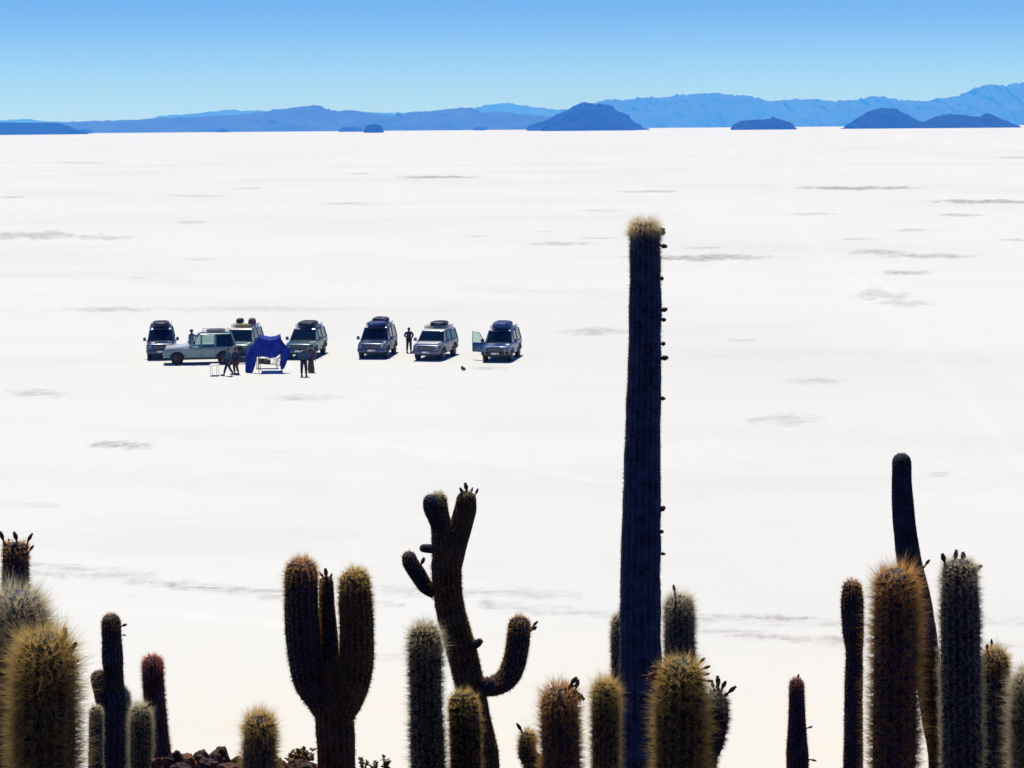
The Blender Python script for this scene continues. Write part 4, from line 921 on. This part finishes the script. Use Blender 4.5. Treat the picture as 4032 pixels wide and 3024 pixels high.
    T += [(*(J['pel'] - Vector((0, 0, .02 * h))), (.098 * h, .072 * h)), (*J['sp'], (.092 * h, .068 * h)), (*J['ch'], (.102 * h, .073 * h)), (*J['ch2'], (.072 * h, .055 * h)), (*(J['nk'] - Vector((0, 0, .008 * h))), .040 * h)]
    TE += [(0, 1), (1, 2), (2, 3), (3, 4)]
    for s_ in 'LR':
        i = len(T); T += [(*J['s' + s_], .046 * h), (*J['e' + s_], .036 * h), (*(J['w' + s_].lerp(J['e' + s_], .08)), .026 * h)]; TE += [(3, i), (i, i + 1), (i + 1, i + 2)]
    skin_mesh('jacket', T, TE, top_m, r_, sub=1)
    Lg = [(*J['pel'], (.092 * h, .068 * h))]; LE = []
    for s_ in 'LR':
        i = len(Lg); Lg += [(*J['h' + s_], .060 * h), (*J['k' + s_], .043 * h), (*(J['a' + s_].lerp(J['k' + s_], .12)), .034 * h)]; LE += [(0, i), (i, i + 1), (i + 1, i + 2)]
    if skirt:
        MB().tube([J['pel'] + Vector((0, 0, .02 * h)), (0, 0, .30 * h), (0, 0, .07 * h)], [.085 * h, .11 * h, .13 * h], n=16).build('skirt', leg_m, r_, smooth=True)
    else: skin_mesh('trousers', Lg, LE, leg_m, r_, sub=1)
    for s_ in 'LR':
        a = J['a' + s_]; MB().box(a.x - .03 * h, a.x + .03 * h, a.y - .115 * h, a.y + .035 * h, max(0.001, a.z - .045 * h), a.z + .012 * h).build('shoe', DARKP, r_, bevel=.012)
    c = J['hd1'] + Vector((0, .008 * h, .012 * h)); bm_ = bmesh.new(); bmesh.ops.create_uvsphere(bm_, u_segments=16, v_segments=10, radius=1)
    bmesh.ops.delete(bm_, geom=[q for q in bm_.verts if q.co.z < -.55 or (q.co.y < -.45 and q.co.z < .25)], context='VERTS')
    for q in bm_.verts: q.co = Vector((q.co.x * .059 * h, q.co.y * .064 * h, q.co.z * .066 * h)) + c
    me = bpy.data.meshes.new('hair'); bm_.to_mesh(me); bm_.free(); me.polygons.foreach_set('use_smooth', [True] * len(me.polygons)); me.materials.append(HAIR)
    o = bpy.data.objects.new('hair', me); COL.objects.link(o); o.parent = r_
    if hat:
        MB().tube([c + Vector((0, 0, .02 * h)), c + Vector((0, 0, .028 * h))], [.10 * h, .095 * h], n=20).tube([c + Vector((0, 0, .028 * h)), c + Vector((0, 0, .07 * h)), c + Vector((0, 0, .08 * h))], [.062 * h, .058 * h, .03 * h], n=20).build('hat', hat, r_, smooth=False)
    return r_
C_NAVY = mat('navy_cloth', (.02, .03, .07), .9, var=.2, scale=12); C_BLUE = mat('denim_cloth', (.02, .06, .13), .9, var=.2, scale=12); C_DK = mat('dark_trousers', (.012, .015, .03), .9)
C_RED = mat('maroon_cloth', (.07, .02, .02), .9); C_BR = mat('brown_cloth', (.06, .042, .035), .9, var=.2, scale=12); C_LB = mat('light_blue_cloth', (.10, .16, .38), .9, var=.2, scale=12)
C_PLUM = mat('plum_cloth', (.05, .045, .09), .9); C_HAT = mat('hat_felt', (.05, .035, .03), .9)
person(1611, 1389, 12, 1.66, dict(eL=(-.175, .02, .68), wL=(-.10, -.05, .60), eR=(.175, .03, .68), wR=(.11, -.03, .58), kL=(-.07, -.005, .28), aL=(-.085, 0, .045), aR=(.075, 0, .045), kR=(.065, 0, .28)),
       C_PLUM, C_DK, 'lone person standing with hands held to the waist between the navy and silver cars')
person(901, 1480, -75, 1.66, dict(kL=(-.05, -.10, .29), aL=(-.05, -.17, .05), kR=(.05, .02, .28), aR=(.05, .16, .07), eL=(-.15, -.06, .65), wL=(-.13, -.16, .56), eR=(.15, .05, .65), wR=(.13, .0, .52)),
       C_BLUE, C_DK, 'person in blue striding past the tail of the side-on wagon')
person(929, 1474, -40, 1.62, dict(kL=(-.06, -.03, .28), aR=(.07, .06, .045)), C_NAVY, C_RED, 'person in dark top and maroon trousers behind the striding one')
person(1197, 1483, 175, 1.78, dict(aL=(-.075, 0, .045), aR=(.075, 0, .045), kL=(-.07, 0, .28), kR=(.07, 0, .28), wL=(-.10, -.12, .60), wR=(.10, -.12, .60)),
       C_BLUE, C_DK, 'person in blue standing apart-legged in front of the dark teal car')
person(1225, 1466, 150, 1.68, dict(wR=(.12, -.14, .62)), C_PLUM, C_BR, 'person in a long brown skirt beside the apart-legged one', skirt=True)
person(756, 1400, 60, 1.68, dict(eR=(.14, -.12, .74), wR=(.09, -.26, .79), ch=(0, -.02, .74)), C_LB, C_DK, 'person in light blue standing behind the bonnet of the side-on wagon', hat=C_HAT)

# ================================================================== ROCKS AND SMALL PLANTS
ROCKM = [mat('dark_rock', (.045, .024, .030), .9, var=.5, scale=9, bump=.8), mat('red_rock', (.17, .06, .03), .9, var=.5, scale=9, bump=.8), mat('brown_rock', (.09, .042, .025), .9, var=.5, scale=9, bump=.8)]
def rock(u, v, Y, w, hgt, m, label, group='rocks heaped on the island crest', seed=0):
    """top of the rock at (u,v) on the 2212 grid, width w in grid units"""
    sc = (pl(1000 * K + K, 1200 * K, Y) - pl(1000 * K, 1200 * K, Y)).length
    q = pl(u * K, v * K, Y); H_ = hgt * sc; W_ = w * sc
    bm_ = bmesh.new(); bmesh.ops.create_icosphere(bm_, subdivisions=4, radius=1)
    rg = random.Random(seed); cuts = []
    for _ in range(9):
        d = Vector((rg.gauss(0, 1), rg.gauss(0, 1), rg.gauss(0, 1))).normalized(); cuts.append((d, rg.uniform(.55, .85)))
    for v_ in bm_.verts:
        c = v_.co.copy()
        for d, l in cuts:
            e = c.dot(d)
            if e > l: c -= d * (e - l) * .92
        c *= 1 + .20 * mnoise.fractal(c * 2.6 + Vector((seed, 0, 0)), 1, 2.1, 5)
        v_.co = Vector((c.x * W_ * .62, c.y * W_ * .5, c.z * H_ * .72))
    zt = max(v_.co.z for v_ in bm_.verts)
    o_me = bpy.data.meshes.new('rock'); bm_.to_mesh(o_me); bm_.free(); o_me.materials.append(m)
    o = bpy.data.objects.new('rock', o_me); COL.objects.link(o); o.location = (q.x, q.y, q.z - zt); tag(o, label, 'rock', group); return o
RK = [(345, 1634, 16.2, 34, 34, 1, 'pale-edged reddish rock at the left end of the rock heap'), (372, 1620, 16.0, 44, 48, 0, 'purple-grey round-topped rock at the left of the heap'),
      (406, 1628, 16.4, 40, 36, 1, 'flat reddish rock in the middle of the heap'), (432, 1618, 16.6, 50, 40, 2, 'long flat dark rock with a level top in the heap'),
      (475, 1612, 16.3, 46, 56, 2, 'highest rock of the heap, a brown block with a rounded crest'), (452, 1636, 15.9, 40, 34, 0, 'dark purple rock low in front of the heap'),
      (505, 1632, 16.4, 44, 36, 1, 'reddish rock sloping down at the right end of the heap'), (527, 1640, 16.5, 26, 26, 1, 'small reddish rock against the foot of the stubby cactus'),
      (640, 1636, 16.2, 70, 44, 2, 'domed brown rock right of the stubby cactus, weeds behind it'), (612, 1642, 16.0, 30, 26, 1, 'reddish rock touching the right foot of the stubby cactus'),
      (678, 1648, 16.3, 26, 24, 0, 'little dark rock at the left foot of the candelabra cactus'), (660, 1650, 15.8, 30, 22, 0, 'low dark rock in front of the domed brown one'),
      (392, 1646, 15.7, 44, 28, 0, 'dark rock at the very bottom below the purple-grey one'), (490, 1648, 15.7, 44, 28, 2, 'brown rock at the very bottom below the highest one')]
for i, (u_, v_, Y, w, h_, mi, lb) in enumerate(RK): rock(u_, v_, Y, w, h_, ROCKM[mi], lb, seed=i + 3)
LEAF = mat('dry_leaf', (.16, .09, .03), .7, var=.4, scale=20); LEAFG = mat('olive_leaf', (.10, .09, .03), .7, var=.4, scale=20); STEMM = mat('dry_stem', (.10, .07, .04), .8)
def weed(u, v, Y, w, h_, n, m, label, leaf=1.0, seed=0, name='dry_weed', low=30):
    sc = (pl(1000 * K + K, 1200 * K, Y) - pl(1000 * K, 1200 * K, Y)).length; rg = random.Random(seed)
    q = pl(u * K, (v + h_) * K, Y); r_ = empty(name, (q.x, q.y, q.z - low * sc)); tag(r_, label, 'plant', 'dry weeds along the crest')
    st_ = MB(); lf = MB(); z0 = low * sc
    for k in range(n):
        a = rg.uniform(-1, 1); tx = a * w * .5 * sc; tz = z0 + h_ * sc * (1 - .5 * abs(a) * rg.random()); ty = rg.uniform(-.1, .1)
        pts = [Vector((tx * .15, 0, 0)), Vector((tx * .35, ty * .4, z0 * .8)), Vector((tx * .7, ty * .8, (z0 + tz) / 2)), Vector((tx, ty, tz))]
        st_.tube(pts, [.008, .006, .005, .003], n=5)
        for j in range(7):
            f_ = rg.uniform(.0, 1); b = pts[2].lerp(pts[3], f_) if rg.random() < .7 else pts[1].lerp(pts[2], f_)
            d = Vector((rg.gauss(0, 1), rg.gauss(0, 1), rg.gauss(0.3, .8))).normalized(); s1 = d.cross(Vector((rg.gauss(0, 1), rg.gauss(0, 1), rg.gauss(0, 1)))).normalized()
            l = .045 * leaf * rg.uniform(.6, 1.2); wd = l * .35; nn = d.cross(s1) * .0012
            pp = [b, b + d * l * .5 + s1 * wd, b + d * l, b + d * l * .5 - s1 * wd]
            lf.hull8([x - nn for x in pp], [x + nn for x in pp])
    st_.build('stem', STEMM, r_); o = lf.build('foliage', m, r_); o['kind'] = 'stuff'
    return r_
weed(648, 1624, 16.4, 56, 26, 22, LEAF, 'leafy brown weed spreading on top of the domed brown rock', 1.3, 1)
weed(532, 1634, 16.5, 22, 22, 8, LEAFG, 'small weed at the left foot of the stubby cactus', .9, 2)
weed(604, 1636, 16.0, 18, 18, 7, LEAF, 'small brown weed at the right foot of the stubby cactus', .9, 3)
weed(786, 1640, 16.6, 22, 20, 7, LEAFG, 'sparse twiggy weed just right of the candelabra cactus trunk', .8, 4)
weed(812, 1648, 16.8, 24, 14, 7, LEAFG, 'low sparse weed between the candelabra cactus and the round-tipped stalk', .7, 5)
weed(832, 1638, 16.8, 16, 24, 5, LEAF, 'thin stalk with a round brown tip near the silvery cactus', .9, 6)
